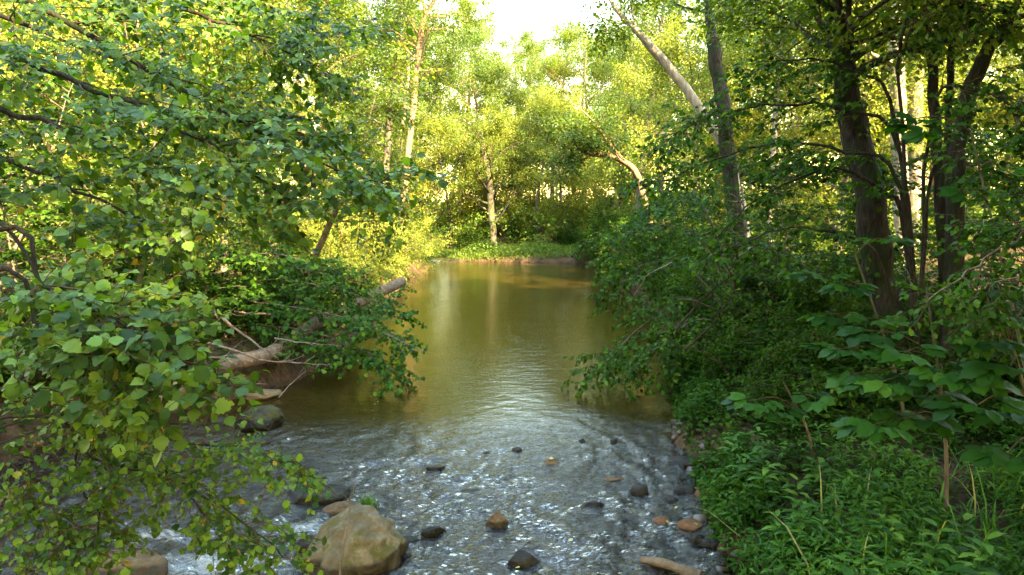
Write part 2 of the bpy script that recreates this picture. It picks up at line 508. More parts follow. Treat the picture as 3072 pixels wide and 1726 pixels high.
# ------------------------------------------------------------------ water
ROCKS_FOAM = []
def foam_mask(x, y):
    f = np.zeros_like(x)
    for px, py, d, rx, ry, a in ((205, 540, 5.9, 1.3, 0.40, 1.0), (160, 515, 6.4, 0.9, 0.35, 0.8), (255, 555, 5.6, 0.6, 0.4, 0.8),
                              (305, 512, 6.5, 0.5, 0.32, 0.9), (690, 462, 8.1, 0.35, 0.12, 0.9), (335, 500, 6.9, .35, .2, .7)):
        c = at(px, py, d)
        q = ((x - c[0]) / rx) ** 2 + ((y - c[1]) / ry) ** 2
        f = np.maximum(f, a * np.exp(-q * 1.2))
    c = np.exp(-((y - 39.6) / 0.35) ** 2) * (1 - sst(-3.2, -0.5, x)) * 0.7
    return np.maximum(f, c)

def water_h(X, Y):
    rif = 1 - sst(6.6, 10.2, Y - 0.25 * np.abs(X + 0.5))
    wx = X + 0.35 * fbm(X * 1.1, Y * 1.1, 2.0, 2); wy = Y + 0.35 * fbm(X * 1.1 + 40, Y * 1.1, 2.0, 2)
    a = fbm(wx * 4.5, wy * 4.2, 0.3, 3)
    b = 1 - np.abs(fbm(wx * 8.0 + 31, wy * 6.5, 1.7, 3)) * 1.6
    fm = foam_mask(X, Y)
    z = rif * (0.027 * a + 0.019 * b) + fm * 0.05 * fbm(X * 9, Y * 9, 4.0, 3)
    pool = 0.0022 * fbm(wx * 2.0, wy * 5.5, 8.8, 3)
    return water_z(Y) + z + pool * (1 - rif)

def water_mat():
    m = bpy.data.materials.new("muddy_creek_water")
    nt, out, N, L = nodes_of(m)
    tc = N("TexCoord")
    mp = N("Mapping"); mp.inputs["Scale"].default_value = (0.75, 1.6, 1); L(tc.outputs["Object"], mp.inputs[0])
    n1 = N("TexNoise", i_Scale=4.5, i_Detail=3.0, i_Roughness=0.55, i_Distortion=0.4); L(mp.outputs[0], n1.inputs["Vector"])
    n2 = N("TexNoise", i_Scale=17.0, i_Detail=4.0, i_Roughness=0.6, i_Distortion=0.6); L(mp.outputs[0], n2.inputs["Vector"])
    rf = N("Attribute", attribute_name="riffle"); fo = N("Attribute", attribute_name="foam")
    s2 = N("Math", operation='MULTIPLY_ADD'); L(rf.outputs["Fac"], s2.inputs[0]); s2.inputs[1].default_value = 0.48; s2.inputs[2].default_value = 0.045
    h2 = N("Math", operation='MULTIPLY'); L(n2.outputs[0], h2.inputs[0]); L(s2.outputs[0], h2.inputs[1])
    s1 = N("Math", operation='MULTIPLY_ADD'); L(rf.outputs["Fac"], s1.inputs[0]); s1.inputs[1].default_value = 0.28; s1.inputs[2].default_value = 0.15
    h1 = N("Math", operation='MULTIPLY_ADD'); L(n1.outputs[0], h1.inputs[0]); L(s1.outputs[0], h1.inputs[1]); L(h2.outputs[0], h1.inputs[2])
    b = N("Bump", i_Strength=1.0, i_Distance=0.055); L(h1.outputs[0], b.inputs["Height"])
    fr = N("Fresnel", i_IOR=1.42); L(b.outputs[0], fr.inputs["Normal"])
    g = N("BsdfGlossy", i_Roughness=0.03); g.inputs[0].default_value = (1, 1, 1, 1); L(b.outputs[0], g.inputs["Normal"])
    t = N("BsdfTransparent"); t.inputs[0].default_value = (0.52, 0.40, 0.22, 1)
    d = N("BsdfDiffuse"); d.inputs[0].default_value = (0.050, 0.032, 0.005, 1)
    mk = N("MapRange"); L(rf.outputs["Fac"], mk.inputs[0]); mk.inputs[3].default_value = 0.45; mk.inputs[4].default_value = 0.03
    body = N("MixShader"); L(mk.outputs[0], body.inputs[0]); L(t.outputs[0], body.inputs[1]); L(d.outputs[0], body.inputs[2])
    surf = N("MixShader"); L(fr.outputs[0], surf.inputs[0]); L(body.outputs[0], surf.inputs[1]); L(g.outputs[0], surf.inputs[2])
    mf = N("Mapping"); mf.inputs["Rotation"].default_value = (0, 0, 0.5); mf.inputs["Scale"].default_value = (0.55, 1.9, 1); L(tc.outputs["Object"], mf.inputs[0])
    n3 = N("TexNoise", i_Scale=9.0, i_Detail=9.0, i_Roughness=0.8, i_Distortion=1.6); L(mf.outputs[0], n3.inputs["Vector"])
    fa = N("Math", operation='MULTIPLY_ADD'); L(fo.outputs["Fac"], fa.inputs[0]); fa.inputs[1].default_value = 0.62; L(n3.outputs[0], fa.inputs[2])
    fr2 = N("MapRange", clamp=True); L(fa.outputs[0], fr2.inputs[0]); fr2.inputs[1].default_value = 0.92; fr2.inputs[2].default_value = 1.25
    fm = N("Math", operation='MULTIPLY'); L(fr2.outputs[0], fm.inputs[0]); fm.inputs[1].default_value = 0.42
    fd = N("BsdfDiffuse"); fd.inputs[0].default_value = (0.78, 0.80, 0.82, 1)
    fin = N("MixShader"); L(fm.outputs[0], fin.inputs[0]); L(surf.outputs[0], fin.inputs[1]); L(fd.outputs[0], fin.inputs[2])
    L(fin.outputs[0], out.inputs[0])
    return m

xs = axis(-6.6, 3.2, 0.042, -30, 8, 1.3)
ys = axis(4.2, 10.0, 0.036, 1.0, 14, 1.02)
ys = np.concatenate([ys[ys < 14], np.arange(14.0, 70, 0.22)])
V, F = grid(xs, ys, water_h)
rif = 1 - sst(6.6, 10.2, V[:, 1] - 0.25 * np.abs(V[:, 0] + 0.5))
me = MB().add(V, F, smooth=True).mesh("creek_water", [water_mat()], extra={"riffle": rif, "foam": foam_mask(V[:, 0], V[:, 1])})
tag(obj("creek_water", me), kind="structure")

# ------------------------------------------------------------------ tree prototypes (shared meshes)
def tree_proto(seed, H, cr, cb, limbs=24, subs=7, twigs=5, lpt=46, leaf=0.105, bark=M_BARK, leafm=M_LEAF, lean=(0, 0), r0=None, tpl=None, up=0.35, spread=0.16, lw=0.34):
    rng = np.random.default_rng(seed)
    r0 = r0 or H * 0.0135
    S = 16
    tr = grow(np.zeros((1, 3)), np.array([[lean[0], lean[1], 1.0]]), np.array([H]), S, 0.10, (0, 0, 0.35), rng)
    rt = r0 * (1 - 0.86 * np.linspace(0, 1, S)) ; rt[0] *= 1.45; rt[1] *= 1.05
    wood = MB()
    v, f = tubes(tr, rt[None], 10, 0.10, 5.0); wood.add(v, f, smooth=True)
    p, D, t = spawn(tr, limbs, cb, 0.99, 66, 12, 0, rng)
    prof = np.sin(np.clip((t - cb) / (1 - cb), 0, 1) * np.pi * 0.86 + 0.30) ** 0.8
    Ln = cr * prof * rng.uniform(0.75, 1.2, len(t))
    lb = grow(p, D, Ln, 8, 0.22, (0, 0, up), rng)
    rl = np.interp(t, np.linspace(0, 1, S), rt) * 0.42
    v, f = tubes(lb, rl[:, None] * np.linspace(1, 0.22, 8)[None], 6); wood.add(v, f, smooth=True)
    p, D, t2 = spawn(lb, subs, 0.22, 1.0, 48, 12, 0.5, rng)
    Ls = np.repeat(Ln, subs) * (0.62 - 0.34 * t2) * rng.uniform(0.7, 1.25, len(t2))
    sb = grow(p, D, Ls, 6, 0.30, (0, 0, 0.05), rng)
    rs = np.repeat(rl, subs) * 0.32
    v, f = tubes(sb, rs[:, None] * np.linspace(1, 0.25, 6)[None], 4); wood.add(v, f)
    p, D, t3 = spawn(sb, twigs, 0.15, 1.0, 45, 14, 0.6, rng)
    tw = grow(p, D, rng.uniform(0.45, 0.95, len(t3)) * (cr / 4.0) ** 0.5, 4, 0.3, (0, 0, -0.25), rng)
    crown = MB()
    v, f = tubes(tw, np.full((len(tw), 4), 0.007) * np.linspace(1, 0.4, 4)[None], 3); crown.add(v, f, 1)
    P, Dd, Nn = twig_leaves(tw, lpt, spread, 55, 0.45, 0.5, 0.05, rng)
    out = P - np.array([0, 0, H * 0.5]); out[:, 2] *= 0.4
    Nn = Nn + nrm(out) * 0.35
    Sz = leaf * rng.uniform(0.65, 1.25, len(P))
    base = np.repeat(rng.normal(0, 0.13, len(tw)), lpt)
    tint = np.clip(0.5 + base + rng.normal(0, 0.16, len(P)), 0, 1)
    v, f, k = scatter(tpl or leaf_far(lw), P, frames(Dd, Nn), Sz)
    crown.add(v, f, 0, np.repeat(tint, k))
    return (wood.mesh("trunk", [bark]), crown.mesh("crown", [leafm, M_TWIG]))

PROTO = {
    'tall_a': tree_proto(101, 17.0, 4.6, 0.22),
    'tall_b': tree_proto(102, 19.0, 4.2, 0.30, limbs=26, bark=M_BARK_PALE),
    'wide': tree_proto(103, 13.0, 5.0, 0.16, limbs=24, up=0.15, bark=M_BARK_WARM),
    'edge': tree_proto(104, 9.0, 3.4, 0.06, limbs=24, subs=6, twigs=5, lpt=40, up=0.1, leafm=M_LEAF_FINE, leaf=0.095),
    'dense': tree_proto(106, 15.0, 5.6, 0.22, limbs=26, lpt=70, leaf=0.145, bark=M_BARK_DARK),  # thick crown made to block sun, for the added unseen trees
    'shade_canopy': tree_proto(107, 10.5, 4.3, 0.60, limbs=26, lpt=60, leaf=0.15, bark=M_BARK_DARK, up=0.0, r0=0.15),  # added canopy, crown kept above the picture to cut skylight on the right bank
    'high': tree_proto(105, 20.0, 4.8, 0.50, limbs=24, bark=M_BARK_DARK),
}

def shrub_proto(seed, stems, h, r, lpt=34, leaf=0.07, leafm=M_LEAF_FINE, subs=8, twigs=4, lw=0.3, droop=-0.35, barkm=M_TWIG, cool=0.0):
    rng = np.random.default_rng(seed)
    az = rng.uniform(0, 2 * np.pi, stems)
    D = np.stack([np.cos(az) * r / h, np.sin(az) * r / h, np.ones(stems)], -1) + rng.normal(0, 0.12, (stems, 3))
    P0 = np.stack([np.cos(az) * 0.12, np.sin(az) * 0.12, np.full(stems, -0.1)], -1)
    st = grow(P0, D, h * rng.uniform(0.65, 1.25, stems), 10, 0.25, (0, 0, -0.35), rng)
    wood = MB()
    v, f = tubes(st, np.linspace(1, 0.2, 10)[None] * rng.uniform(0.012, 0.028, (stems, 1)), 5); wood.add(v, f, smooth=True)
    p, D, t = spawn(st, subs, 0.08, 1.0, 55, 14, 0.3, rng)
    sb = grow(p, D, h * (0.48 - 0.24 * t) * rng.uniform(0.6, 1.3, len(t)), 6, 0.3, (0, 0, droop), rng)
    v, f = tubes(sb, np.linspace(1, 0.3, 6)[None] * np.full((len(sb), 1), 0.008), 4); wood.add(v, f)
    p, D, t = spawn(sb, twigs, 0.1, 1.0, 45, 14, 0.6, rng)
    tw = grow(p, D, rng.uniform(0.22, 0.5, len(t)) * (h / 2.5) ** 0.4, 4, 0.3, (0, 0, -0.3), rng)
    crown = MB()
    v, f = tubes(tw, np.full((len(tw), 4), 0.004), 3); crown.add(v, f, 1)
    P, Dd, Nn = twig_leaves(tw, lpt, 0.06, 50, 0.4, 0.5, 0.05, rng)
    Sz = leaf * rng.uniform(0.65, 1.25, len(P))
    tint = np.clip(0.5 + np.repeat(rng.normal(0, 0.12, len(tw)), lpt) + rng.normal(0, 0.15, len(P)), 0, 1)
    v, f, k = scatter(leaf_far(lw), P, frames(Dd, Nn), Sz)
    crown.add(v, f, 0, np.repeat(tint, k))
    return (wood.mesh("stems", [barkm]), crown.mesh("foliage", [leafm, M_TWIG]))

SHRUB = {
    'fine': shrub_proto(201, 12, 2.6, 1.3, leaf=0.075, subs=9, lw=0.24),
    'green': shrub_proto(202, 9, 2.3, 1.2, leaf=0.085, leafm=M_LEAF_SHADED, lpt=26, lw=0.36),
    'low': shrub_proto(203, 10, 1.2, 1.0, leaf=0.075, leafm=M_LEAF_SHADED, lpt=26, subs=7, lw=0.34),
}

def sapling_proto(seed, H, cr, tiers=11, leafm=M_LEAF_SHADED, leaf=0.085, lpt=12, barkm=M_BARK):
    """Understorey sapling: thin stem with flat, layered leaf sprays."""
    rng = np.random.default_rng(seed)
    tr = grow(np.array([[0, 0, -0.1]]), np.array([[rng.normal(0, .1), rng.normal(0, .1), 1]]), np.array([H]), 12, 0.12, (0, 0, 0.3), rng)
    wood = MB()
    v, f = tubes(tr, (H * 0.0075 * np.linspace(1, 0.15, 12))[None], 7); wood.add(v, f, smooth=True)
    p, D, t = spawn(tr, tiers * 2, 0.16, 1.0, 72, 9, 0, rng)
    Ln = cr * (1.05 - 0.7 * t) * rng.uniform(0.7, 1.2, len(t))
    lb = grow(p, D, Ln, 7, 0.16, (0, 0, -0.05), rng)
    v, f = tubes(lb, np.linspace(1, 0.25, 7)[None] * np.full((len(lb), 1), H * 0.003), 4); wood.add(v, f)
    p, D, t2 = spawn(lb, 9, 0.12, 1.0, 48, 8, 0.95, rng)
    tw = grow(p, D, np.repeat(Ln, 9) * (0.55 - 0.3 * t2) * rng.uniform(.7, 1.2, len(t2)), 5, 0.2, (0, 0, -0.15), rng)
    crown = MB()
    v, f = tubes(tw, np.full((len(tw), 5), 0.0035), 3); crown.add(v, f, 1)
    P, Dd, Nn = twig_leaves(tw, lpt, 0.02, 55, 0.30, 0.28, 0.05, rng)
    Sz = leaf * rng.uniform(0.7, 1.25, len(P))
    tint = np.clip(0.5 + np.repeat(rng.normal(0, 0.10, len(tw)), lpt) + rng.normal(0, 0.16, len(P)), 0, 1)
    v, f, k = scatter(leaf_mid(0.40), P, frames(Dd, Nn), Sz)
    crown.add(v, f, 0, np.repeat(tint, k))
    return (wood.mesh("trunk", [barkm]), crown.mesh("crown", [leafm, M_TWIG]))

SAP = {
    'a': sapling_proto(301, 4.6, 1.9),
    'b': sapling_proto(302, 3.4, 1.6),
    'c': sapling_proto(303, 6.2, 2.2, tiers=13),
}

def plant(name, protos, x, y, label, cat, group, rz=0.0, sc=1.0, parts=("trunk", "crown"), sink=0.05):
    r = root(name, (x, y, gz(x, y) - sink), label, cat, group, rz, sc)
    obj(parts[0], protos[0], r)
    tag(obj(parts[1], protos[1], r), kind="stuff")
    return r

# --- woods. Each row: prototype, x, y, scale
rw = np.random.default_rng(5)
LABEL_JOBS = []
LOOKS = {'tall_a': 'tall broad-crowned', 'tall_b': 'tall slim-crowned pale-barked', 'wide': 'wide spreading', 'edge': 'low-branched bushy', 'high': 'high-crowned', 'dense': 'dense dark-crowned', 'shade_canopy': 'added unseen flat-crowned',
         'fine': 'fine-leaved', 'green': 'dark green', 'low': 'low', 'a': 'medium', 'b': 'short', 'c': 'tall thin'}
def wood_rows(rows, name, label, group, cat="tree"):
    for k, x, y, s in rows:
        LABEL_JOBS.append((plant(name, PROTO[k], x, y, label, cat, group, rw.uniform(0, 6.28), s), k, x, y))

wood_rows([('tall_a', -10.0, 25, 1.0), ('edge', -8.9, 21.0, 0.9), ('wide', -9.4, 31, 1.0), ('tall_a', -6.6, 34, 1.0), ('tall_b', -9.8, 36, 0.9), ('edge', -7.6, 38, 1.0), ('tall_a', -7.6, 45, 1.15),
           ('tall_a', -11.0, 40, 0.9), ('wide', -13, 22, 0.95), ('tall_b', -13, 33, 1.0), ('tall_a', -16, 28, 1.0), ('edge', -10, 19, 1.0), ('wide', -17, 38, 1.0), ('wide', -14, 15, 0.9), ('edge', -12.5, 12, 1.0), ('tall_a', -19, 19, 1.0), ('wide', -21, 25, 1.0), ('edge', -16, 22, 1.1), ('tall_b', -24, 33, 1.0), ('edge', -11, 9, 0.9), ('wide', -26, 42, 1.2), ('wide', -20, 46, 1.1), ('edge', -18, 31, 1.2), ('edge', -13.5, 27, 1.2)],
          "leafy_tree", "tall broad-leaved tree in the sunlit thicket on the bank behind the fallen log", "trees along the bank of the fallen log")
wood_rows([('wide', -2.0, 53, 1.05), ('edge', 1.5, 47, 1.05), ('wide', 4.5, 51, 1.1), ('tall_a', -6.5, 50, 0.95), ('edge', -1.5, 49, 0.9), ('tall_a', 0.5, 64, 0.95), ('tall_b', -6, 66, 0.95),
           ('tall_a', 7, 66, 1.0), ('edge', 3.6, 47.5, 1.0), ('edge', -4.2, 47.5, 1.0), ('tall_a', -4.6, 58, 1.05), ('tall_a', 3.3, 60, 1.0), ('wide', -9, 54, 1.1), ('wide', 9, 55, 1.1), ('tall_a', 0.8, 74, 1.1), ('wide', -0.5, 58, 0.95), ('edge', -8.5, 48, 1.2), ('edge', 7.5, 48, 1.2), ('tall_a', -9.5, 66, 1.1), ('tall_a', 10.5, 70, 1.1), ('wide', 3, 75, 1.0), ('tall_b', -12, 58, 0.95), ('tall_a', 13, 60, 1.0), ('tall_a', -4, 84, 0.9), ('tall_b', 6, 92, 0.9), ('tall_b', -20, 62, 1.1), ('tall_a', 22, 64, 1.1),
           ('wide', -30, 56, 1.2), ('wide', 32, 60, 1.2), ('tall_a', -13, 76, 1.0), ('tall_a', 14, 80, 1.0)],
          "far_tree", "pale hazy tree closing the far end of the creek", "trees closing the far end of the creek")
wood_rows([('tall_a', 9.0, 30, 0.95), ('edge', 7.3, 27, 0.95), ('tall_a', 6.6, 37, 0.95), ('tall_b', 13, 34, 1.0), ('tall_a', 15, 26, 0.95), ('edge', 11, 23, 1.0), ('wide', 19, 31, 1.0), ('tall_b', 20, 40, 1.0),
           ('tall_a', 25, 34, 1.0), ('edge', 17, 20, 1.0), ('edge', 6.5, 42, 1.0), ('wide', 26, 46, 1.0), ('tall_a', 9.6, 45, 1.1), ('tall_a', 15, 48, 1.0), ('wide', 22, 24, 1.0), ('tall_a', 28, 27, 1.0), ('wide', 16, 38, 1.1), ('edge', 13, 28, 1.2), ('wide', 24, 40, 1.2), ('edge', 20, 28, 1.2), ('wide', 30, 38, 1.2), ('edge', 10, 34, 1.1), ('tall_a', 18, 54, 1.1), ('tall_a', 27, 56, 1.1), ('wide', 36, 48, 1.2), ('edge', 26, 31, 1.3)],
          "leafy_tree", "golden-lit leafy tree deep in the wood behind the tall dark trunk", "sunlit trees beyond the bank of the tall trunk")
wood_rows([('dense', 8.5, -4.5, 1.0), ('dense', 12.5, 0.5, 1.0), ('dense', 4.5, -9.0, 1.1), ('dense', 15.5, 6.5, 1.0), ('dense', 11.2, -10, 1.1), ('dense', 10.8, 4.4, 0.9),
           ('high', 3.0, -5.5, 0.85), ('high', -2.0, -8.0, 0.9), ('shade_canopy', 6.3, 7.0, 1.0), ('shade_canopy', 9.4, 10.5, 1.05), ('shade_canopy', 7.6, 4.2, 1.0), ('shade_canopy', 5.4, 3.6, 0.95), ('high', 6.6, 3.0, 0.8), ('high', 3.6, 0.6, 0.8), ('dense', -8.5, -4.5, 0.9), ('dense', -12.5, 0.5, 0.9), ('dense', -4.5, -12.5, 1.0), ('dense', 0.5, -16, 1.0), ('dense', -13.5, -9, 1.0), ('edge', -6.5, -8, 0.9), ('edge', 1.5, -11.5, 0.9), ('edge', 14, -4, 1.0), ('edge', 9.5, -1, 0.8), ('dense', 17, -7, 1.0), ('edge', 13, 3.5, 0.9), ('edge', -10.5, -3, 0.9)],
          "leafy_tree", "added unseen leafy tree outside the picture shading the near water", "added unseen trees shading the near water")  # unseen trees added beside and behind the viewpoint to darken the foreground

def rows_of(table, kind, name, label, group, rows, cat, parts):
    for k, x, y, s in rows:
        LABEL_JOBS.append((plant(name, table[k], x, y, label, cat, group, rw.uniform(0, 6.28), s, parts), k, x, y))

SP = ("stems", "foliage")
rows_of(SHRUB, 0, "streamside_shrub", "sunlit yellow-green shrub leaning over the water edge past the log end", "sunlit shrubs past the log end",
        [('fine', -5.0, 20.5, 0.95), ('fine', -5.1, 23, 1.1), ('fine', -5.0, 25.5, 1.05), ('fine', -5.3, 28.5, 1.1), ('fine', -5.4, 31.5, 1.0), ('fine', -6.4, 23.5, 1.3)], "shrub", SP)
rows_of(SHRUB, 0, "streamside_shrub", "dark green shrub hanging over the shaded water near the far bend", "shaded shrubs by the far bend",
        [('green', -5.8, 35, 1.1), ('green', -6.0, 38, 1.2), ('green', -7.6, 41, 1.2), ('green', 5.6, 36, 1.2), ('green', 5.6, 32, 1.2), ('green', 5.6, 28.5, 1.25), ('green', 5.4, 25, 1.2), ('green', 5.3, 22, 1.15), ('green', 5.0, 39, 1.1),
         ('green', -2.5, 45.5, 1.0), ('green', 0.5, 46.5, 0.9), ('green', 3.2, 45, 1.0), ('green', 5.7, 8.9, 0.62), ('green', 7.0, 8.2, 0.75), ('green', 4.7, 9.2, 0.5)], "shrub", SP)
rows_of(SHRUB, 0, "low_shrub", "low leafy shrub covering the steep bank under the saplings", "low shrubs on both banks",
        [('low', -5.0, 14.5, 1.1), ('low', -4.9, 16.5, 1.1), ('low', -5.6, 13, 1.1), ('low', -6.4, 10.8, 1.0), ('low', -7.6, 9.0, 1.0), ('low', -7.5, 12.5, 1.3), ('low', 4.6, 13.5, 1.1), ('low', 5.0, 16, 1.2),
         ('low', 3.9, 11, 1.0), ('low', 5.8, 18.5, 1.3), ('low', 5.6, 12, 1.2), ('low', 7.0, 14, 1.3), ('low', 3.5, 9.4, 0.8), ('low', 4.3, 8.3, 0.85), ('low', 5.2, 9.3, 0.9), ('low', 3.3, 8.0, 0.6), ('low', 5.6, 7.2, 0.85), ('low', 4.4, 10, 0.9), ('low', 6.6, 8.8, 1.0), ('low', 6.4, 6.3, 0.8),
         ('low', -7.0, 6.6, 0.9), ('low', -7.0, 7.8, 0.9), ('low', -6.4, 9.6, 0.8)], "shrub", SP)
TC = ("trunk", "crown")
rows_of(SAP, 0, "sapling", "slim sapling with layered leaf sprays behind the fallen log", "saplings behind the fallen log",
        [('a', -6.2, 12.5, 1.0), ('c', -7.8, 14.5, 1.0), ('b', -5.6, 15.5, 1.0), ('a', -8.6, 11, 1.05), ('b', -7.0, 9.6, 1.0), ('c', -10.5, 13, 1.1), ('a', -6.6, 17.5, 1.0), ('b', -8.8, 17, 1.1), ('c', -11.5, 17.5, 1.1), ('a', -7.6, 7.8, 0.9)], "sapling", TC)
rows_of(SAP, 0, "sapling", "slim sapling with layered leaf sprays around the tall dark trunk", "saplings around the tall trunk",
        [('a', 5.4, 15.5, 1.05), ('b', 7.0, 17.5, 1.0), ('b', 6.4, 12.5, 1.0), ('b', 4.9, 12.6, 1.0), ('b', 8.8, 13, 1.05), ('b', 5.6, 10.6, 0.95), ('b', 8.0, 10.5, 1.05), ('b', 10.5, 16, 1.1), ('b', 7.2, 8.2, 0.9), ('b', 9.6, 8.8, 1.0), ('a', 6.2, 19.5, 1.0)], "sapling", TC)

# ------------------------------------------------------------------ woods read as one mass: undergrowth and distant canopy
def inside_creek(x, y, pad=0.25):
    xl, xr = banks(y)
    return (x > xl - pad) & (x < xr + pad)

def mass(name, n, xr, yr, hfun, leaf, mat, seed, keep, lw=0.36, clump=0.45):
    rng = np.random.default_rng(seed)
    x = rng.uniform(xr[0], xr[1], n); y = rng.uniform(yr[0], yr[1], n)
    k = keep(x, y); x, y = x[k], y[k]
    h = hfun(x, y) * rng.uniform(0, 1, len(x)) ** 0.75
    d = vnoise(x * 1.1, y * 1.1, h * 1.3) + 0.5 * vnoise(x * 2.7, y * 2.7, h * 2.7)
    k = d > -clump; x, y, h = x[k], y[k], h[k]
    P = np.stack([x, y, ground(x, y) + h], -1)
    D = nrm(rng.normal(0, 1, P.shape) + np.array([0, 0, -0.3]))
    Nn = rng.normal(0, 0.6, P.shape) + np.array([0, -0.25, 0.8])
    dist = np.hypot(x, y)
    Sz = leaf * rng.uniform(0.6, 1.3, len(P)) * np.clip(dist / 25, 0.8, 2.5)
    tint = np.clip(0.5 + 0.22 * vnoise(x * 0.6, y * 0.6, h * 0.6) + rng.normal(0, 0.15, len(P)), 0, 1)
    v, f, kk = scatter(leaf_far(lw), P, frames(D, Nn), Sz)
    return tag(obj(name, MB().add(v, f, 0, np.repeat(tint, kk)).mesh(name, [mat])), kind="stuff")

mass("undergrowth", 200000, (-34, 34), (15, 66), lambda x, y: 0.5 + 2.1 * np.clip(0.5 + fbm(x * 0.35, y * 0.35, 2.2, 3) * 0.8, 0, 1) * sst(0.3, 2.5, np.maximum(banks(y)[0] - x, x - banks(y)[1])),
     0.12, M_LEAF, 401, lambda x, y: (~inside_creek(x, y, 0.3)) & ~((y > 38.5) & (y < 45) & (np.abs(x) < 5)) & (np.abs(x) < 5 + y * 0.85))
mass("distant_wood", 145000, (-75, 75), (66, 150), lambda x, y: 12 + 5 * fbm(x * 0.09, y * 0.09, 4.4, 3) + 2.5 * sst(4, 30, np.abs(x)),
     0.155, M_LEAF, 402, lambda x, y: np.abs(x) < y * 0.85, clump=0.25)

# ------------------------------------------------------------------ individual trunks
def crown_on(line, rline, wood_parts, seed, cr, t0, limbs=14, subs=6, twigs=4, lpt=40, leaf=0.10, leafm=M_LEAF, barkm=M_BARK, base=(0, 0, 0)):
    rng = np.random.default_rng(seed)
    p, D, t = spawn(line[None], limbs, t0, 0.99, 62, 12, 0, rng)
    Ln = cr * rng.uniform(0.6, 1.15, len(t)) * (1.1 - 0.5 * (t - t0) / (1 - t0))
    lb = grow(p, D, Ln, 8, 0.22, (0, 0, 0.15), rng)
    rl = np.interp(t, np.linspace(0, 1, len(rline)), rline) * 0.4
    p, D, t2 = spawn(lb, subs, 0.2, 1.0, 48, 12, 0.5, rng)
    sb = grow(p, D, np.repeat(Ln, subs) * (0.6 - 0.3 * t2), 6, 0.3, (0, 0, 0.0), rng)
    p, D, t3 = spawn(sb, twigs, 0.15, 1.0, 45, 14, 0.6, rng)
    tw = grow(p, D, rng.uniform(0.4, 0.9, len(t3)), 4, 0.3, (0, 0, -0.25), rng)
    crown = MB()
    v, f = tubes(sb, np.repeat(rl, subs)[:, None] * 0.32 * np.linspace(1, 0.25, 6)[None], 4); crown.add(v, f, 1)
    v, f = tubes(tw, np.full((len(tw), 4), 0.006), 3); crown.add(v, f, 1)
    P, Dd, Nn = twig_leaves(tw, lpt, 0.12, 55, 0.4, 0.5, 0.05, rng)
    tint = np.clip(0.5 + np.repeat(rng.normal(0, 0.12, len(tw)), lpt) + rng.normal(0, 0.15, len(P)), 0, 1)
    v, f, k = scatter(leaf_far(0.34), P, frames(Dd, Nn), leaf * rng.uniform(0.65, 1.25, len(P)))
    crown.add(v, f, 0, np.repeat(tint, k))
    limb_meshes = []
    for i in range(len(lb)):
        v, f = tubes(lb[i:i + 1], (rl[i] * np.linspace(1, 0.22, 8))[None], 6)
        limb_meshes.append(MB().add(v, f, smooth=True).mesh("limb", [barkm], base))
    return limb_meshes, crown.mesh("crown", [leafm, M_TWIG], base)

def trunk_tree(name, pix, d, r0, r1, label, barkm, seed, cr=3.0, top=13.0, t0=None, group=None, k=16, crown=True, leafm=M_LEAF, base_at=None, limbs=14, lpt=40):
    """A tree whose trunk follows pixels (px, py) at distance d, rooted in the ground and running up out of sight."""
    pts = [at(px, py, d) for px, py in pix]               # top to bottom
    lo = pts[-1]
    dirn = pts[-1] - pts[-2]
    g = gz(lo[0], lo[1])
    if lo[2] > g:
        st = dirn / max(-dirn[2], 0.2)
        b = lo + st * (lo[2] - g + 0.15)
        b[2] = gz(b[0], b[1]) - 0.15
        if base_at is not None: b = np.array([base_at[0], base_at[1], gz(*base_at) - 0.15])
        pts.append(b)
    pts = pts[::-1]
    if top > pts[-1][2]:
        up = nrm(pts[-1] - pts[-2]); up = nrm(up + np.array([0, 0, 0.6]))
        pts.append(pts[-1] + up * (top - pts[-1][2]) / max(up[2], 0.3))
    n = 40
    line = smooth_line(pts, n)
    line[1:-1] += np.stack([fbm(np.arange(n) * 0.35 + seed, np.zeros(n) + i * 9, 0.5, 2) for i in range(3)], -1)[1:-1] * np.array([1, 1, 0.2]) * r0 * 0.25
    rad = r0 + (r1 - r0) * np.linspace(0, 1, n)
    if crown and top > 0: rad *= 1 - 0.85 * sst(0.55, 1.0, np.linspace(0, 1, n))
    rad[:4] *= np.array([1.5, 1.25, 1.1, 1.03])
    base = tuple(pts[0] + np.array([0, 0, 0.15]))
    v, f = tubes(line[None], rad[None], k, 0.14, 4.5)
    r = root(name, base, label, "tree", group)
    obj("trunk", MB().add(v, f, smooth=True).mesh("trunk", [barkm], base), r)
    if crown:
        zz = line[:, 2]
        tt = t0 if t0 is not None else float(np.argmax(zz > 7.0)) / n
        lm, cm = crown_on(line, rad, None, seed, cr, max(tt, 0.3), limbs=limbs, barkm=barkm, base=base, leafm=leafm, lpt=lpt)
        for m in lm: obj("limb", m, r)
        tag(obj("crown", cm, r), kind="stuff")
    return r, line

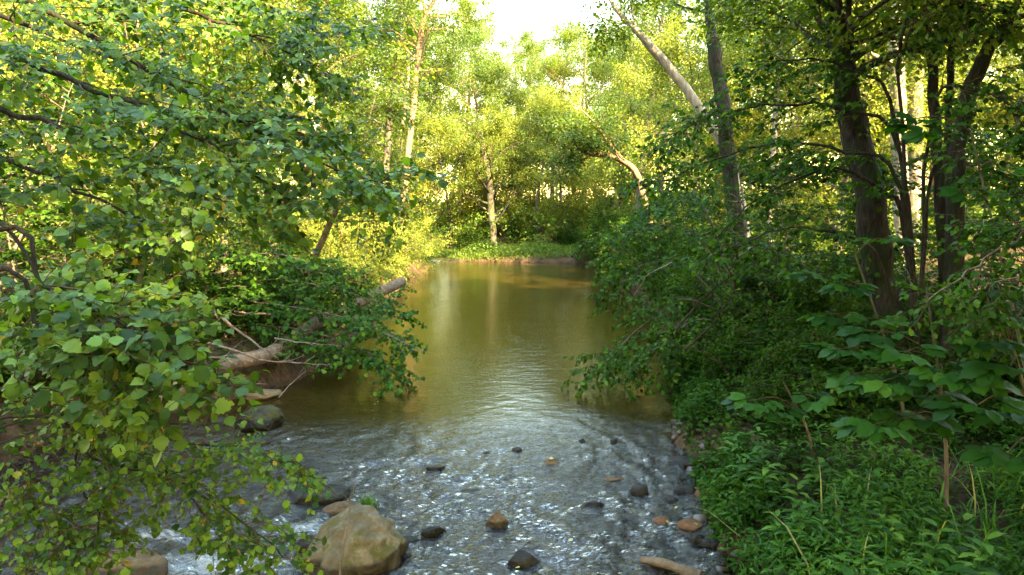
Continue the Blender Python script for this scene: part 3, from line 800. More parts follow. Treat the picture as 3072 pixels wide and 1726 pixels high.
big, BIGLINE = trunk_tree("tall_tree", [(836, -12), (846, 70), (858, 140), (872, 215), (886, 300)], 9.5, 0.23, 0.14,
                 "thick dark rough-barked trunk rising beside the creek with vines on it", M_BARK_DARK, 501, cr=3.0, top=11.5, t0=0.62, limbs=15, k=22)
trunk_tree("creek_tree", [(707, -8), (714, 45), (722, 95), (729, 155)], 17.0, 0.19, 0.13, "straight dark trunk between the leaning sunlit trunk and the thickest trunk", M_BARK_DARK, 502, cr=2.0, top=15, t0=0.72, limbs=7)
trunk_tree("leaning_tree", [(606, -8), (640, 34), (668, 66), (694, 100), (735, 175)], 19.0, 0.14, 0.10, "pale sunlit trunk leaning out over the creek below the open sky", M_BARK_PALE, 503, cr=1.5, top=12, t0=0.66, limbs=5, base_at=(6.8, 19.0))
bt, BTL = trunk_tree("bent_tree", [(576, 140), (580, 149), (590, 154), (606, 155), (621, 160), (636, 172), (642, 192), (648, 215)], 23.0, 0.115, 0.075,
                 "broken sunlit tree bent sideways over the creek, its snapped end upright", M_BARK_WARM, 504, top=0, t0=0.45, cr=1.5, limbs=9, lpt=30)
sl = smooth_line([at(634, 170, 23.0), at(612, 147, 22.9), at(592, 120, 22.8), at(574, 104, 22.6)], 14)
v, f = tubes(sl[None], np.linspace(0.05, 0.02, 14)[None], 7); bb_ = tuple(bt.location)
obj("limb", MB().add(v, f, smooth=True).mesh("limb", [M_BARK_WARM], bb_), bt)
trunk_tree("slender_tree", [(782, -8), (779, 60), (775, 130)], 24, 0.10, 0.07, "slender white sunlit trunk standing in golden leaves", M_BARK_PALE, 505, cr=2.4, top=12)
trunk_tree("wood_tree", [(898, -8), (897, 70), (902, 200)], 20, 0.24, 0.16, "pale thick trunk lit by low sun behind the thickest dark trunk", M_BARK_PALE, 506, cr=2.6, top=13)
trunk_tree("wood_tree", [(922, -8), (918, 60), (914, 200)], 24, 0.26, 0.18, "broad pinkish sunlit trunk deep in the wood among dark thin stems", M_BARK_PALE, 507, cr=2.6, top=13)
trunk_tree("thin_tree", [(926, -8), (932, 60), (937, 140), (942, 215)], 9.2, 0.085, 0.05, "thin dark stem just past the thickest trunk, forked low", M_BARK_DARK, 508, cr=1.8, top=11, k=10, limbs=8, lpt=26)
trunk_tree("thin_tree", [(953, -8), (950, 80), (947, 180)], 10, 0.06, 0.04, "very thin straight dark stem between the forked stem and the curved stem", M_BARK_DARK, 509, cr=1.6, top=11, k=8, limbs=7, lpt=26)
trunk_tree("curved_tree", [(1022, -8), (992, 45), (968, 95), (958, 160), (955, 230)], 8.5, 0.11, 0.07, "dark stem curving outwards near the picture edge above the broad-leaved sapling", M_BARK_DARK, 510, cr=1.8, top=10.5, k=10, limbs=9, lpt=26)
trunk_tree("slim_tree", [(352, 180), (335, 214), (310, 268), (294, 316)], 14.5, 0.085, 0.05, "slim orange-brown trunk leaning behind the fallen log", M_BARK_WARM, 511, cr=2.0, top=5.6, k=10, limbs=10, lpt=26)
trunk_tree("slim_tree", [(274, 190), (269, 225), (265, 262)], 19, 0.11, 0.07, "slim trunk with one glaring sunlit patch behind layered saplings", M_BARK, 512, cr=2.2, top=10, k=10)
trunk_tree("slim_tree", [(152, 190), (145, 240), (138, 292)], 12, 0.06, 0.04, "thin grey stem among dense shaded leaves behind the near birch sprays", M_BARK, 513, cr=1.8, top=7, k=8, limbs=9, lpt=26)
trunk_tree("far_trunk_tree", [(484, 150), (490, 190), (493, 236)], 46, 0.28, 0.16, "grey trunk standing behind the grassy bar at the far bend", M_BARK, 514, cr=3.6, top=8.5, t0=0.3, limbs=26)
trunk_tree("forked_tree", [(440, -10), (424, 20), (418, 60), (413, 110)], 31, 0.15, 0.08, "pale forked trunk high in the bank trees beside the sky gap", M_BARK_WARM, 515, cr=3.4, top=14, t0=0.3, limbs=20)

# ------------------------------------------------------------------ leafy sprays close to the viewpoint
def spray_plant(name, base, limbs, label, cat, seed, leafm, leafm_one, hero, leaf=0.095, sub_m=5.0, sub_len=0.9, twigs=5, twig_len=0.35, lpt=8, n_hero=300,
                group=None, trunk=None, barkm=M_BARK_DARK, twigm=M_TWIG, droop=-0.35, tilt=0.38, nb=(0.1, -0.45, 0.75), ldroop=0.4, t0=0.12, planar=0.8, lw=0.38):
    rng = np.random.default_rng(seed)
    base = np.array(base, float)
    r = root(name, tuple(base), label, cat, group)
    fol = MB(); TW = []
    if trunk:
        tl, a, b = trunk
        line = smooth_line(tl, 24)
        v, f = tubes(line[None], np.linspace(a, b, 24)[None], 12, 0.1, 6)
        obj("trunk", MB().add(v, f, smooth=True).mesh("trunk", [barkm], base), r)
    for ctrl, r0 in limbs:
        n = 22
        line = smooth_line(ctrl, n)
        line[1:] += rng.normal(0, 0.012, (n - 1, 3))
        Ln = np.linalg.norm(np.diff(line, axis=0), axis=1).sum()
        v, f = tubes(line[None], np.linspace(r0, 0.004, n)[None], 7)
        obj("branch", MB().add(v, f, smooth=True).mesh("branch", [barkm], base), r)
        K = max(3, int(Ln * sub_m))
        p, D, t = spawn(line[None], K, t0, 1.0, 46, 10, planar, rng)
        sl = sub_len * (1.1 - 0.55 * t) * rng.uniform(0.6, 1.25, K)
        sb = grow(p, D, sl, 7, 0.22, (0, 0, droop), rng)
        v, f = tubes(sb, np.linspace(1, 0.3, 7)[None] * np.full((K, 1), min(0.007, r0 * 0.4)), 4); fol.add(v, f, 1)
        p, D, t2 = spawn(sb, twigs, 0.1, 1.0, 44, 10, planar, rng)
        tw = grow(p, D, twig_len * rng.uniform(0.6, 1.3, len(t2)), 5, 0.2, (0, 0, droop), rng)
        v, f = tubes(tw, np.full((len(tw), 5), 0.0025), 3); fol.add(v, f, 1)
        TW.append(tw)
        TW.append(sb[:, 2:])
        tipl = line[None, -6:]
        TW.append(tipl[:, :5])
    P, D, Nn = [], [], []
    for tw in TW:
        a, b, c = twig_leaves(tw, lpt, 0.012, 52, ldroop, tilt, 0.08, rng, nb)
        P.append(a); D.append(b); Nn.append(c)
    P = np.vstack(P); D = np.vstack(D); Nn = np.vstack(Nn)
    Sz = leaf * rng.uniform(0.45, 1.25, len(P))
    M = frames(D, Nn)
    px, py, f_ = to_px(P)
    inv = (px > -5) & (px < 1029) & (py > -5) & (py < 580) & (f_ > 0.5)
    score = np.where(inv, Sz / f_ * (0.4 + 0.6 * np.abs(np.einsum('ni,ni->n', M[:, :, 2], nrm(P - np.array([0, 0, CAM_H]))))), -1)
    order = np.argsort(-score)
    heroes = order[:n_hero][score[order[:n_hero]] > 0]
    rest = np.setdiff1d(np.arange(len(P)), heroes)
    tint = np.clip(rng.normal(0.5, 0.24, len(P)), 0, 1)
    v, f, k = scatter(leaf_mid(lw), P[rest], M[rest], Sz[rest])
    fol.add(v, f, 0, np.repeat(tint[rest], k))
    fo = tag(obj("foliage", fol.mesh("foliage", [leafm, twigm], base), r), kind="stuff")
    for i in heroes:
        h = hero[int(rng.integers(len(hero)))]
        o = bpy.data.objects.new("leaf", h)
        COL.objects.link(o)
        o.parent = fo
        mt = Matrix([[*(M[i, a] * Sz[i]), P[i, a] - base[a]] for a in range(3)] + [[0, 0, 0, 1]])
        o.matrix_basis = mt
    return r

def hero_meshes(name, mat, specs):
    out = []
    for kw in specs:
        v, f = leaf_hero(**kw)
        out.append(MB().add(v, f, smooth=True).mesh(name, [mat]))
    return out

H_BIRCH = hero_meshes("birch_leaf", M_BIRCH_ONE, [dict(w=0.40, serr=0.10, n=10, droop=0.10, fold=0.12), dict(w=0.43, serr=0.12, n=10, droop=0.22, fold=0.25), dict(w=0.37, serr=0.10, n=10, droop=-0.05, fold=0.08), dict(w=0.42, serr=0.1, n=10, droop=0.32, fold=-0.10)])
H_MAPLE = hero_meshes("maple_leaf", M_MAPLE_ONE, [dict(w=0.42, serr=0.30, n=9, droop=0.20, fold=0.12, petiole=0.4), dict(w=0.46, serr=0.28, n=9, droop=0.30, fold=0.05, petiole=0.4), dict(w=0.40, serr=0.32, n=9, droop=0.08, fold=0.2, petiole=0.4)])
H_ELL = hero_meshes("elliptic_leaf", M_MAPLE_ONE, [dict(w=0.26, serr=0.02, n=8, droop=0.15, fold=0.2, peak=0.5), dict(w=0.29, serr=0.02, n=8, droop=0.3, fold=0.1, peak=0.48)])

B0 = (-6.9, 5.2, gz(-6.9, 5.2))
spray_plant("river_birch", B0, [
    ([at(-120, -60, 5.6), at(60, 18, 5.6), at(190, 95, 5.4), at(290, 148, 5.2), at(385, 188, 5.0)], 0.03),
    ([at(-120, 0, 5.2), at(60, 75, 5.1), at(180, 130, 5.0), at(300, 205, 5.0)], 0.03),
    ([at(-120, 60, 4.8), at(40, 120, 4.7), at(140, 165, 4.6), at(230, 205, 4.5)], 0.025),
    ([at(-60, -90, 6.2), at(120, -10, 6.1), at(230, 25, 6.0), at(330, 75, 5.9)], 0.03),
    ([at(60, -110, 6.8), at(180, -30, 6.6), at(270, 5, 6.4), at(330, 40, 6.2)], 0.03),
    ([at(-120, 120, 5.6), at(20, 165, 5.5), at(110, 205, 5.4), at(170, 235, 5.3)], 0.025),
    ([at(-120, -30, 6.4), at(80, 45, 6.3), at(220, 100, 6.2), at(315, 138, 6.0)], 0.026),
    ], "big overhanging birch with toothed leaves sweeping down across the sky side", "tree", 601, M_BIRCH, M_BIRCH_ONE, H_BIRCH, leaf=0.078, sub_m=6.2, sub_len=0.8, twigs=5, lpt=10,
    trunk=([(-6.9, 5.2, B0[2] - 0.1), (-6.5, 5.3, 2.5), (-5.9, 5.5, 5.0), (-5.0, 5.9, 7.0)], 0.16, 0.06), droop=-0.12)
B1 = (-6.7, 3.6, gz(-6.7, 3.6))
spray_plant("birch_shrub", B1, [
    ([np.array(B1), at(-70, 255, 3.5), at(50, 292, 3.4), at(125, 325, 3.3), at(195, 372, 3.25)], 0.018),
    ([np.array(B1), at(-70, 300, 3.5), at(40, 325, 3.4), at(90, 350, 3.3), at(140, 392, 3.25)], 0.016),
    ([np.array(B1), at(-70, 250, 4.2), at(40, 275, 4.1), at(100, 300, 4.0), at(160, 325, 4.0)], 0.016),
    ], "low birch boughs with large pale green leaves reaching over the stream edge", "shrub", 602, M_BIRCH, M_BIRCH_ONE, H_BIRCH, leaf=0.078, sub_m=4.6, sub_len=0.5, twigs=4, twig_len=0.24, lpt=5, t0=0.45, droop=-0.1)
B2 = (-6.6, 3.9, gz(-6.6, 3.9))
spray_plant("birch_seedling", B2, [
    ([np.array(B2), at(-40, 405, 4.0), at(110, 435, 3.9), at(220, 447, 3.8), at(312, 470, 3.7)], 0.010),
    ([np.array(B2), at(-30, 430, 3.9), at(100, 462, 3.8), at(200, 490, 3.7), at(285, 558, 3.6)], 0.010),
    ([np.array(B2), at(10, 440, 3.8), at(75, 480, 3.7), at(98, 530, 3.6), at(92, 565, 3.5)], 0.008),
    ([np.array(B2), at(-40, 470, 3.7), at(30, 500, 3.6), at(70, 545, 3.5)], 0.008),
    ([np.array(B2), at(10, 425, 4.2), at(140, 455, 4.1), at(200, 510, 4.0), at(250, 545, 3.9)], 0.008),
    ], "airy drooping twigs with small round leaves hanging over the white water", "shrub", 603, M_BIRCH, M_BIRCH_ONE, H_BIRCH, leaf=0.048, sub_m=4.4, sub_len=0.36, twigs=4, twig_len=0.18, lpt=6, t0=0.25, droop=-0.25)

MB0 = (-5.2, 12.2, gz(-5.2, 12.2))
spray_plant("young_maple", MB0, [
    ([np.array(MB0), at(215, 300, 12.2), at(280, 305, 12.0), at(350, 318, 11.7), at(404, 340, 11.4)], 0.022),
    ([np.array(MB0), at(240, 325, 12.0), at(310, 332, 11.7), at(360, 350, 11.4), at(398, 372, 11.2)], 0.02),
    ([np.array(MB0), at(200, 290, 13.0), at(270, 280, 13.0), at(340, 290, 12.8), at(400, 312, 12.5)], 0.02),
    ([np.array(MB0), at(190, 270, 12.5), at(230, 255, 12.4), at(280, 255, 12.2), at(330, 270, 12.0)], 0.02),
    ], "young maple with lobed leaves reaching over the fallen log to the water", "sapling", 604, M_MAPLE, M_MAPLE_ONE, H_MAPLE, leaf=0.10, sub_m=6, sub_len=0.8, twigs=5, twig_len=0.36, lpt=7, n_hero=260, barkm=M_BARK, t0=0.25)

R0 = (4.4, 12.4, gz(4.4, 12.4))
spray_plant("overhanging_shrub", R0, [
    ([np.array(R0), at(690, 300, 12.0), at(650, 320, 11.6), at(620, 345, 11.3), at(596, 368, 11.0)], 0.022),
    ([np.array(R0), at(690, 270, 12.5), at(655, 262, 12.4), at(630, 275, 12.2), at(612, 300, 12.0)], 0.02),
    ([np.array(R0), at(700, 240, 12.5), at(665, 225, 12.5), at(635, 232, 12.5), at(612, 252, 12.4)], 0.02),
    ([np.array(R0), at(700, 320, 11.2), at(675, 335, 10.9), at(655, 350, 10.7), at(638, 372, 10.5)], 0.018),
    ([np.array(R0), at(710, 220, 13.0), at(690, 200, 13), at(665, 200, 13), at(640, 215, 13)], 0.02),
    ([np.array(R0), at(730, 270, 11), at(760, 250, 10.8), at(790, 255, 10.6), at(815, 280, 10.5)], 0.02),
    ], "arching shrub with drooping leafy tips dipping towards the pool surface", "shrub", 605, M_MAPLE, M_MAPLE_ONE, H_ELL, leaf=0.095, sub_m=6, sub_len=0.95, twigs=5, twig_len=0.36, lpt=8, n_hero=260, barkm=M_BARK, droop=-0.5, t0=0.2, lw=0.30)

i0 = BIGLINE[np.argmin(np.abs(BIGLINE[:, 2] - 3.2))]; i1 = BIGLINE[np.argmin(np.abs(BIGLINE[:, 2] - 4.2))]; i2 = BIGLINE[np.argmin(np.abs(BIGLINE[:, 2] - 5.2))]
R1b = (5.3, 8.7, gz(5.3, 8.7))
spray_plant("arching_sapling", R1b, [
    ([np.array(R1b), at(905, 222, 8.6), at(880, 190, 8.6), at(850, 172, 8.5), at(820, 171, 8.5), at(755, 200, 8.5), at(706, 248, 8.5)], 0.04),
    ([np.array(R1b), at(900, 150, 8.7), at(840, 110, 8.7), at(770, 105, 8.8), at(700, 120, 8.9), at(660, 145, 9)], 0.03),
    ([np.array(R1b), at(895, 120, 8.8), at(850, 70, 8.9), at(790, 60, 9), at(730, 85, 9.2)], 0.03),
    ([np.array(R1b), at(900, 185, 8.4), at(840, 150, 8.4), at(770, 145, 8.4), at(700, 165, 8.5), at(655, 185, 8.6)], 0.03),
    ([np.array(R1b), at(880, 260, 8.2), at(830, 232, 8.2), at(770, 232, 8.2), at(715, 262, 8.2)], 0.025),
    ([np.array(R1b), at(930, 120, 8.0), at(970, 90, 7.6), at(1000, 100, 7.3), at(1030, 130, 7.0)], 0.025),
    ([np.array(R1b), at(930, 180, 7.8), at(970, 165, 7.4), at(1010, 180, 7.0)], 0.025),
    ([np.array(R1b), at(900, 60, 8.5), at(920, 20, 8.2), at(960, 5, 8), at(1000, 20, 7.8)], 0.025),
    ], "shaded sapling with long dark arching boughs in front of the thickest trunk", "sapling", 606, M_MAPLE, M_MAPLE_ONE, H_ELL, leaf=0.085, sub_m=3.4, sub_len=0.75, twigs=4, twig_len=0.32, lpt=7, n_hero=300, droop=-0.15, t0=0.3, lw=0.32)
R2b = (5.4, 4.2, gz(5.4, 4.2))
spray_plant("twiggy_shrub", R2b, [
    ([np.array(R2b), at(1090, 230, 4.6), at(1010, 245, 4.7), at(960, 275, 4.7), at(925, 300, 4.6)], 0.012),
    ([np.array(R2b), at(1090, 260, 4.5), at(1020, 275, 4.5), at(975, 300, 4.5)], 0.012),
    ([np.array(R2b), at(1090, 200, 4.9), at(1030, 205, 4.9), at(980, 225, 5.0)], 0.012),
    ([np.array(R2b), at(1060, 330, 5.2), at(1010, 320, 5.2), at(980, 345, 5.2)], 0.012),
    ], "pale twiggy shrub with small oval leaves catching light at the picture edge", "shrub", 607, M_MAPLE, M_MAPLE_ONE, H_ELL, leaf=0.062, sub_m=4.2, sub_len=0.42, twigs=3, twig_len=0.22, lpt=6, n_hero=220, barkm=M_DEAD, t0=0.3)

# ------------------------------------------------------------------ buckeye saplings with palmate leaves
def palmate(seed, n=5):
    rng = np.random.default_rng(seed)
    mb = MB()
    for i in range(n):
        a = math.radians(-78 + 156 * i / (n - 1) + rng.normal(0, 5))
        s = (0.66, 0.92, 1.05, 0.92, 0.66)[i] * rng.uniform(0.92, 1.08)
        v, f = leaf_hero(w=0.27, serr=0.03, n=9, droop=rng.uniform(0.12, 0.34), fold=0.16, petiole=0.05, peak=0.60)
        v = v * s
        c, sn = math.cos(a), math.sin(a)
        v = np.stack([v[:, 0] * c + v[:, 1] * sn, -v[:, 0] * sn + v[:, 1] * c + 0.55, v[:, 2] - 0.10 * s * abs(math.sin(a))], -1)
        mb.add(v, f, smooth=True)
    mb.add([[0.012, 0, 0.03], [-0.012, 0, 0.03], [-0.012, 0.58, 0], [0.012, 0.58, 0]], [[0, 1, 2, 3]])
    return mb.mesh("palmate_leaf", [M_BUCK_ONE])
H_PALM = [palmate(s) for s in (1, 2, 3, 4)]

def buckeye(base, stem_top, tips, label, seed, size=0.19, per=5):
    rng = np.random.default_rng(seed)
    base = np.array([base[0], base[1], gz(*base)])
    r = root("buckeye_sapling", tuple(base), label, "sapling", "broad-leaved buckeye saplings")
    top = np.array(stem_top)
    stem = smooth_line([base + [0, 0, -0.1], base * 0.6 + top * 0.4 + [0.05, 0, 0], top], 14)
    v, f = tubes(stem[None], np.linspace(0.022, 0.008, 14)[None], 7)
    obj("stem", MB().add(v, f, smooth=True).mesh("stem", [M_BARK], base), r)
    for tp in tips:
        tp = np.array(tp)
        j = stem[int(np.clip(np.argmin(np.abs(stem[:, 2] - (tp[2] - 0.12))), 3, 13))]
        br = smooth_line([j, (j + tp) / 2 + [0, 0, 0.07], tp], 8)
        v, f = tubes(br[None], np.linspace(0.008, 0.004, 8)[None], 5)
        bo = obj("branch", MB().add(v, f, smooth=True).mesh("branch", [M_TWIG], base), r)
        out = nrm(tp - j)
        for q in range(per):
            a = math.atan2(out[1], out[0]) + (q - (per - 1) / 2) * 1.05 + rng.normal(0, 0.2)
            D = np.array([math.cos(a), math.sin(a), rng.uniform(-0.25, 0.15)])
            Nn = np.array([0.0, -0.35, 0.9]) + rng.normal(0, 0.16, 3)
            M = frames(D[None], Nn[None])[0] * size * rng.uniform(0.8, 1.15)
            pos = br[-1 - (q // 2)] - base
            o = bpy.data.objects.new("leaf", H_PALM[int(rng.integers(4))])
            COL.objects.link(o); o.parent = bo
            o.matrix_basis = Matrix([[*M[a_], pos[a_]] for a_ in range(3)] + [[0, 0, 0, 1]])
    return r

P_ = lambda x, y, d: at(x * 0.3977, y * 0.3977, d)
buckeye((3.75, 5.6), P_(2330, 720, 5.4), [P_(2090, 880, 5.4), P_(2190, 1070, 5.0), P_(2280, 1050, 5.1), P_(2270, 890, 5.2), P_(2370, 930, 5.0), P_(2330, 990, 5.2), P_(2140, 940, 5.3), P_(2220, 960, 5.1), P_(2180, 830, 5.5)],
        "buckeye sapling with five-part leaves lowest above the grass", 701)
buckeye((4.35, 5.2), P_(2480, 640, 5.0), [P_(2460, 860, 4.8), P_(2540, 920, 4.7), P_(2440, 1030, 4.6), P_(2545, 1040, 4.6), P_(2530, 1140, 4.5), P_(2560, 600, 5.0), P_(2400, 950, 4.9), P_(2560, 800, 4.8), P_(2480, 740, 5.0)],
        "buckeye sapling with five-part leaves at the picture edge", 702, 0.185)
buckeye((4.35, 7.2), P_(2150, 640, 7.0), [P_(2030, 690, 6.9), P_(2120, 720, 6.8), P_(2080, 790, 6.8), P_(2190, 800, 7.0), P_(2230, 600, 7.2)],
        "buckeye sapling with drooping dark leaves in front of the thickest trunk foot", 703, 0.19)
buckeye((3.2, 6.9), P_(1970, 960, 6.7), [P_(1880, 1010, 6.6), P_(1950, 1035, 6.5), P_(2050, 1000, 6.6)],
        "small buckeye sapling nearest the water on the grassy bank", 704, 0.17, 5)
buckeye((4.9, 6.0), P_(2440, 330, 5.8), [P_(2290, 300, 5.8), P_(2350, 330, 5.7), P_(2440, 480, 5.6), P_(2520, 430, 5.8)],
        "tall thin buckeye sapling with pale leaves high against the dark stems", 705, 0.165, 4)

# ------------------------------------------------------------------ fallen log and dead branches
def log_thing(name, ctrl, r, label, cat, mat, k=16, n=40, jit=0.10, group=None, taper=(1, 1), endm=None):
    line = smooth_line(ctrl, n)
    base = line[0]
    o = root(name, tuple(base), label, cat, group)
    rad = r * np.linspace(taper[0], taper[1], n) * (1 + 0.07 * fbm(np.arange(n) * 0.3, np.zeros(n) + r * 31, 0, 2))
    v, f = tubes(line[None], rad[None], k, jit, 6)
    mb = MB().add(v, f, smooth=True)
    bark = obj("stem", mb.mesh("stem", [mat], base), o)
    for e, idx in ((0, 0), (1, n - 1)):
        ring = v.reshape(n, k, 3)[idx]
        t = nrm(line[1] - line[0]) * -1 if e == 0 else nrm(line[-1] - line[-2])
        c = ring.mean(0)
        rng = np.random.default_rng(int(r * 1000) + e)
        inner = c + (ring - c) * 0.5 + t * r * rng.uniform(0.0, 0.35, (k, 1))
        cc = np.vstack([ring, inner, (c + t * 0.1 * r)[None]])
        i = np.arange(k)
        F4 = np.stack([i, (i + 1) % k, k + (i + 1) % k, k + i], -1)
        F3 = np.stack([k + i, k + (i + 1) % k, np.full(k, 2 * k)], -1)
        m2 = MB().add(cc, F4 if e else F4[:, ::-1]); m2.f.append((F3 if e else F3[:, ::-1], 0, False))
        obj("broken_end", m2.mesh("broken_end", [endm or mat], base), o)
    return o

log_thing("fallen_log", [at(120, 420, 8.9), at(180, 388, 9.6), at(225, 366, 10.4), at(262, 357, 11.1), at(285, 345, 11.8), at(325, 318, 13.6), at(402, 282, 17.2)], 0.115,
          "long barkless fallen log slanting down the bank, its broken end over the pool", "log", M_LOG, taper=(1.0, 1.12))

def dead_branch(ctrl, r, label, seed, twigs=5, mat=M_DEAD, group="dead branches by the log", tl=0.35, name="dead_branch"):
    rng = np.random.default_rng(seed)
    n = 22
    line = smooth_line(ctrl, n)
    line[1:-1] += np.cumsum(rng.normal(0, max(r, 0.012) * 1.1, (n - 2, 3)), 0) * 0.4
    base = line[0]
    o = root(name, tuple(base), label, "branch", group)
    v, f = tubes(line[None], np.linspace(r, r * 0.25, n)[None], 7)
    obj("stem", MB().add(v, f, smooth=True).mesh("stem", [mat], base), o)
    if twigs:
        p, D, t = spawn(line[None], twigs, 0.25, 0.95, 48, 14, 0.4, rng)
        tw = grow(p, D, tl * rng.uniform(0.4, 1.3, twigs), 7, 0.25, (0, 0, 0.1), rng)
        for i in range(twigs):
            v, f = tubes(tw[i:i + 1], (r * 0.42 * np.linspace(1, 0.3, 7))[None], 5)
            obj("twig", MB().add(v, f, smooth=True).mesh("twig", [mat], base), o)
    return o

dead_branch([P_(490, 855, 9.8), P_(650, 900, 9.9), P_(720, 910, 10.1), P_(830, 914, 10.3)], 0.018, "bare grey branch crossing over the smooth part of the log", 801, 7)
dead_branch([P_(560, 800, 9.7), P_(640, 860, 9.8), P_(700, 905, 9.9)], 0.022, "stout bare stick lying across the log towards the water", 802, 3)
dead_branch([P_(690, 850, 10.6), P_(760, 860, 10.7), P_(860, 872, 10.8)], 0.014, "thin pale twig running level above the log", 803, 4)
dead_branch([P_(460, 930, 9.2), P_(560, 955, 9.3), P_(670, 968, 9.5)], 0.013, "thin stick below the log pointing at the flat slab", 804, 2)
dead_branch([P_(590, 783, 12.0), P_(700, 785, 12.0), P_(860, 782, 12.0)], 0.022, "level grey branch running through the maple leaves", 805, 3)
dead_branch([P_(930, 820, 11.6), P_(1010, 860, 11.3), P_(1095, 892, 11.0)], 0.010, "bare twig tip sticking out past the maple over the pool", 806, 5, tl=0.5)
dead_branch([P_(700, 1000, 10.6), P_(740, 960, 10.9), P_(770, 935, 11.2)], 0.012, "short curved root-like stick at the muddy bank corner", 807, 2)
dead_branch([P_(470, 870, 10.4), P_(540, 820, 10.6), P_(600, 770, 10.8)], 0.014, "bare slanted stick leaning in the brush above the log", 808, 3)
dead_branch([P_(520, 900, 10.2), P_(600, 890, 10.4), P_(690, 870, 10.6)], 0.012, "thin brown stick in the twig heap on the log", 809, 4)
dead_branch([P_(855, 1445, 5.35), P_(868, 1340, 5.45), P_(880, 1260, 5.6), P_(897, 1196, 5.7)], 0.012, "thin upright stick leaning in front of the big tan boulder", 810, 2, M_BARK, None, 0.35, "upright_stick")
dead_branch([P_(0, 1270, 3.6), P_(20, 1245, 3.6), P_(48, 1218, 3.6)], 0.008, "pale bare twig among the drooping small leaves near the corner", 811, 1, M_DEAD, None, 0.15)
dead_branch([P_(1690, 660, 10.6), P_(1630, 690, 10.7), P_(1590, 740, 10.9)], 0.010, "bare pale twig in the arching shrub over the pool", 812, 2, M_DEAD, None, 0.3)
dead_branch([P_(1830, 610, 9.0), P_(1790, 650, 9.1), P_(1760, 690, 9.2)], 0.018, "broken grey stub slanting in the shade under the arching bough", 813, 2, M_DEAD, None, 0.3)
for i, (a, b, c_, lab) in enumerate([((2010, 950), (2060, 860), (2110, 800), "black bare branch rising steeply in deep shade by the bank"), ((1700, 830), (1780, 740), (1900, 660), "long black bare branch slanting up through the shade over the bank"), ((1720, 880), (1800, 800), (1850, 720), "thin black forked branch low in the shade over the bank")]):
    dead_branch([P_(*a, 9.4), P_(*b, 9.2), P_(*c_, 9.0)], 0.02, lab, 820 + i, 6, M_BARK_DARK, "black bare branches in the shade", 0.6)

# ------------------------------------------------------------------ rocks
def ico(sub):
    t = (1 + 5 ** 0.5) / 2
    v = nrm(np.array([[-1, t, 0], [1, t, 0], [-1, -t, 0], [1, -t, 0], [0, -1, t], [0, 1, t], [0, -1, -t], [0, 1, -t], [t, 0, -1], [t, 0, 1], [-t, 0, -1], [-t, 0, 1]], float))
    f = np.array([[0, 11, 5], [0, 5, 1], [0, 1, 7], [0, 7, 10], [0, 10, 11], [1, 5, 9], [5, 11, 4], [11, 10, 2], [10, 7, 6], [7, 1, 8], [3, 9, 4], [3, 4, 2], [3, 2, 6], [3, 6, 8], [3, 8, 9], [4, 9, 5], [2, 4, 11], [6, 2, 10], [8, 6, 7], [9, 8, 1]])
    for _ in range(sub):
        a, b, c = v[f[:, 0]], v[f[:, 1]], v[f[:, 2]]
        n = len(v); m = len(f)
        v = np.vstack([v, nrm(a + b), nrm(b + c), nrm(c + a)])
        ab, bc, ca = n + np.arange(m), n + m + np.arange(m), n + 2 * m + np.arange(m)
        f = np.vstack([np.stack([f[:, 0], ab, ca], 1), np.stack([f[:, 1], bc, ab], 1), np.stack([f[:, 2], ca, bc], 1), np.stack([ab, bc, ca], 1)])
    key = np.round(v, 6)
    u, inv = np.unique(key, axis=0, return_inverse=True)
    return u, inv.reshape(-1)[f]
ICO3, ICO4, ICO5 = ico(3), ico(4), ico(5)

def rock(name, c, size, seed, label, mat, cat="rock", group=None, rough=0.22, cuts=5, rz=0.0, res=ICO4, tilt=0.0, peak=None, lump=0.0):
    rng = np.random.default_rng(seed)
    v = res[0].copy()
    v = v * (1 + rough * fbm(v[:, 0] * 1.1 + seed, v[:, 1] * 1.1, v[:, 2] * 1.1, 3)[:, None])
    if lump:
        v = v * (1 + lump * fbm(v[:, 0] * 2.3 + 3 * seed, v[:, 1] * 2.3, v[:, 2] * 2.3, 3)[:, None])
    for _ in range(cuts):
        n = nrm(rng.normal(0, 1, 3)); dd = rng.uniform(0.62, 0.9)
        over = np.maximum(v @ n - dd, 0)
        v = v - over[:, None] * n * 0.85
    if peak is not None:
        v[:, :2] *= (1 - peak * np.clip(v[:, 2:3], -0.3, 1))
    v = v * (1 + 0.03 * fbm(v[:, 0] * 6 + seed, v[:, 1] * 6, v[:, 2] * 6, 3)[:, None])
    v = v * np.array(size)
    ct, st_ = math.cos(tilt), math.sin(tilt)
    v = np.stack([v[:, 0] * ct - v[:, 2] * st_, v[:, 1], v[:, 0] * st_ + v[:, 2] * ct], -1)
    cz, sz = math.cos(rz), math.sin(rz)
    v = np.stack([v[:, 0] * cz - v[:, 1] * sz, v[:, 0] * sz + v[:, 1] * cz, v[:, 2]], -1)
    o = obj(name, MB().add(v, res[1], smooth=True).mesh(name, [mat]), None, tuple(c))
    return tag(o, label, cat, group)

